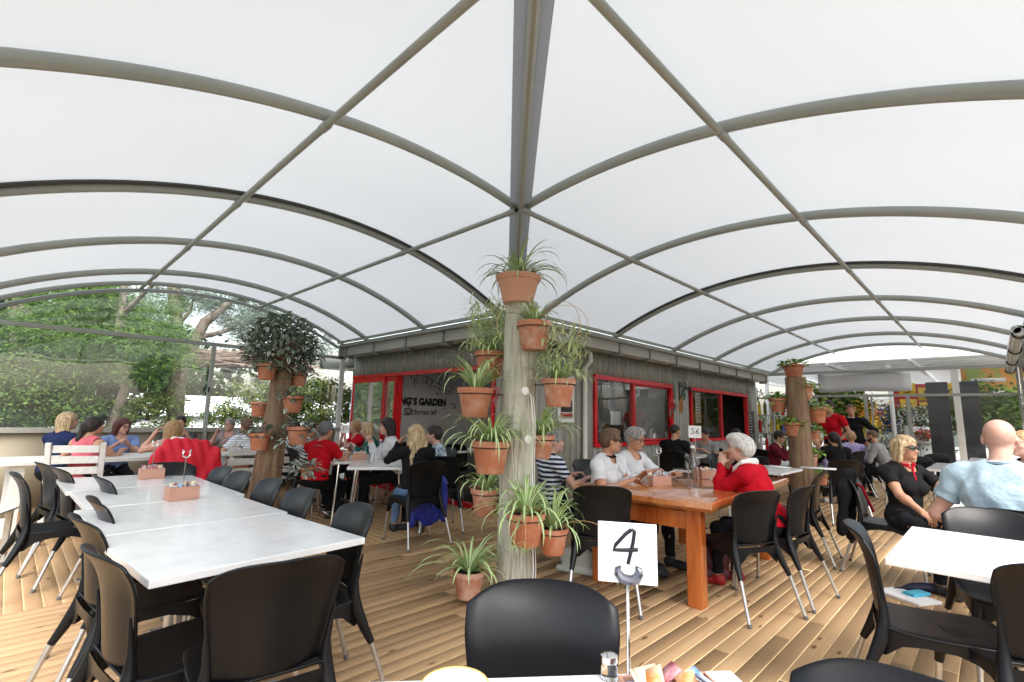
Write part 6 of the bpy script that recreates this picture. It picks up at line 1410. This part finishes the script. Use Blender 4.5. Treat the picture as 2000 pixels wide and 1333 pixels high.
# ---------------------------------------------------------------- garden centre beyond the far end
gc = tag(empty('garden_shelter', (20, 0, 0)), 'white slatted garden centre shelter beyond the far end of the deck', 'shelter')
n = 0
for k in range(15):
    xx = 16.2-20+k*.75; MB().box((xx, -6, 3.05+.0*k), (xx+.09, 7, 3.2)).obj('rafter', 'roof_white', gc)
for k in range(8):
    yy = -6+k*1.85; MB().box((-3.8, yy, 2.95), (7.2, yy+.07, 3.045)).obj('beam', 'roof_white', gc)
for xx in (-3.4, 1, 6.5):
    for yy in (-5, -1.2, 1.9, 5): MB().box((xx, yy, -.02), (xx+.09, yy+.09, 2.945)).obj('post', 'roof_white', gc)
for k in range(7): MB().box((6.9, -6, 1.6+k*.2), (6.95, 7, 1.68+k*.2)).obj('louvre', 'roof_white', gc)
MB().grid([[(-3.8, -6, 3.22), (7.2, -6, 3.5)], [(-3.8, 7, 3.22), (7.2, 7, 3.5)]]).obj('roof_film', 'bright_membrane', gc)
for k, (a, b) in enumerate(((.72, 1.12), (.2, .60))):
    t = tag(empty('display_screen', (15.35, (a+b)/2, 0)), ('left', 'right')[k]+' of the two tall shiny black panels standing behind the far glazing', 'panel', 'black panels behind the far glazing')
    MB().box((-.03, -(b-a)/2, .02), (.03, (b-a)/2, 2.36)).obj('sheet', 'black_panel', t, bev=.004); MB().box((-.2, -(b-a)/2, 0), (.2, (b-a)/2, .019)).obj('foot', 'metal_dark', t)
# red sign board with yellow price squares
p = onx(1803, 780, 19); t = tag(empty('sign_board', p), 'red sign board with yellow squares beyond the far glazing', 'sign'); M('sign_red', (.5, .02, .02), .5); M('sign_yellow', (.8, .5, .02), .5)
MB().box((0, -.9, -.5), (.04, .7, .45)).obj('board', 'sign_red', t)
for yy, zz, s_ in ((.35, .12, 'S'), (.35, -.36, '8'), (-.1, -.02, 'E'), (-.1, -.45, '95'), (-.55, .1, '5')):
    q = MB().box((-.012, yy-.2, zz-.02), (-.002, yy+.2, zz+.36)).obj('price_square', 'sign_yellow', t)
    tx = text_mesh('lettering', s_, .34, 'ink', t, align='CENTER'); tx.rotation_euler = (math.pi/2, 0, -math.pi/2); tx.location = (-.016, yy, zz+.05)
p = onx(1917, 757, 19); t = tag(empty('poster_board', p), 'orange and green printed poster board beyond the far glazing at the right', 'poster'); M('poster_orange', (.7, .3, .08), .5, var=(.3, .4, .08), scale=3, lo=.45, hi=.55)
MB().box((0, -.7, -.6), (.04, .4, .6)).obj('board', 'poster_orange', t); MB().box((-.01, -.45, -.35), (-.002, -.05, -.1)).box((-.01, -.5, .15), (-.002, .2, .25)).obj('print', 'paper_white', t)
p = onx(1797, 872, 16.8); t = tag(empty('notice_board', (p.x, p.y, 0), 0), 'white A-frame notice board outside the far doorway', 'sign')
MB().obox((0, 0, .0), (.12, 0, 1.3), .6, .03, up=(1, 0, 0)).obj('board', 'paper_white', t); MB().obox((.35, 0, 0), (.17, 0, 1.25), .5, .03, up=(1, 0, 0)).obj('leg', 'sill_grey', t)
# stalls of potted flowers
FL = {}
for nm, c in (('flower_red', (.6, .01, .01)), ('flower_yellow', (.75, .55, .03)), ('flower_orange', (.7, .2, .02)), ('flower_pink', (.4, .08, .14)), ('flower_white', (.7, .7, .7)), ('flower_blue', (.1, .15, .5))): M(nm, c, .6)
def clump(px, py, xx, r, mats, label, n=900, l=.08, seed=0, bench=True):
    p = onx(px, py, xx); t = tag(empty('flower_stand', (p.x, p.y, -.02)), label, 'plants', 'flower stands of the garden centre'); h = p.z+.02
    V, Q, mi = leafcloud([((0, 0, h), r)], n, l, l*.6, seed, clump=.5); 
    f = link('foliage', newmesh('foliage', V, Q, list(mats), mi), t); f['kind'] = 'stuff'
    if bench: MB().box((-r[0], -r[1], h-r[2]-.1), (r[0], r[1], h-r[2]-.04)).obj('bench_top', 'sill_grey', t); MB().box((-r[0]+.05, -r[1]+.05, 0), (-r[0]+.1, -r[1]+.1, h-r[2]-.1)).box((r[0]-.1, r[1]-.1, 0), (r[0]-.05, r[1]-.05, h-r[2]-.1)).box((-r[0]+.05, r[1]-.1, 0), (-r[0]+.1, r[1]-.05, h-r[2]-.1)).obj('leg', 'sill_grey', t)
B0 = 'crown_bush_0'; B1 = 'crown_bush_1'
for k, a in enumerate(((1635, 800, 16.5, (.4, .5, .55), ('crown_hedge_0', 'crown_hedge_1'), 'palm-like yellow-green plants left of the man in the navy jacket', 3000, .16), (1683, 815, 16.5, (.3, .35, .3), ('flower_orange', 'flower_yellow'), 'orange and yellow flowers right of the man in the navy jacket', 1500, .07), (1688, 838, 16, (.3, .3, .2), ('flower_yellow', B1), 'yellow flowers behind the bearded man', 1200, .06),
        (1722, 822, 19, (.5, .5, .3), (B0, 'flower_blue'), 'dark blue-green plants seen through the door pane', 1500, .09), (1742, 812, 20, (.5, .6, .3), ('flower_pink', B0), 'pink flowering shrubs seen through the door pane', 1500, .09), (1790, 820, 18, (.4, .5, .3), (B0, 'flower_white'), 'white-flowering plants left of the black panels', 1500, .08),
        (1806, 850, 16.6, (.2, .22, .14), ('flower_red', B0), 'bright red flowers just left of the black panels', 900, .05), (1800, 872, 17.3, (.4, .5, .3), (B0, B1), 'low green plants under the red flowers', 1500, .08), (1925, 805, 18, (.5, .8, .5), ('crown_hedge_0', B1), 'tall green bushes behind the bald man', 3000, .12), (1952, 812, 19, (.5, .6, .4), (B0, 'flower_yellow'), 'bushes at the right end of the garden centre', 1500, .1),
        (1715, 870, 17.5, (.5, .5, .25), ('flower_white', B0), 'white flowers low behind the bearded man', 1500, .07), (1520, 838, 17, (.5, .5, .4), (B0, 'crown_hedge_1'), 'green plants at the end of the cafe wall', 1200, .1))): clump(a[0], a[1], a[2], a[3], a[4], a[5], a[6], a[7], 100+k)
# tools and bottles on the rack at the end of the cafe wall
t = tag(empty('display_rack', (XEND+.5, 4.55, 0)), 'tall display rack with coloured garden goods at the end of the cafe wall', 'rack')
MB().box((-.02, -.75, 0), (.02, -.72, 2.3)).obj('upright', 'sill_grey', t); MB().box((-.02, .72, 0), (.02, .75, 2.3)).obj('upright', 'sill_grey', t)
for k, z in enumerate((.5, 1.0, 1.5, 2.0)): MB().box((-.15, -.719, z), (.15, .719, z+.03)).obj('shelf', 'sill_grey', t)
R = random.Random(2); cols = ['flower_blue', 'lizard_green', 'flower_yellow', 'paper_white', 'flower_red', 'crown_hedge_1']
for z in (.53, 1.03, 1.53):
    for k in range(9): MB().lathe([(.04, 0), (.045, .02), (.045, R.uniform(.2, .32)), (.02, .36), (.02, .4)], 8).obj('packet', R.choice(cols), t, loc=(0, -.62+k*.155, z+.001))
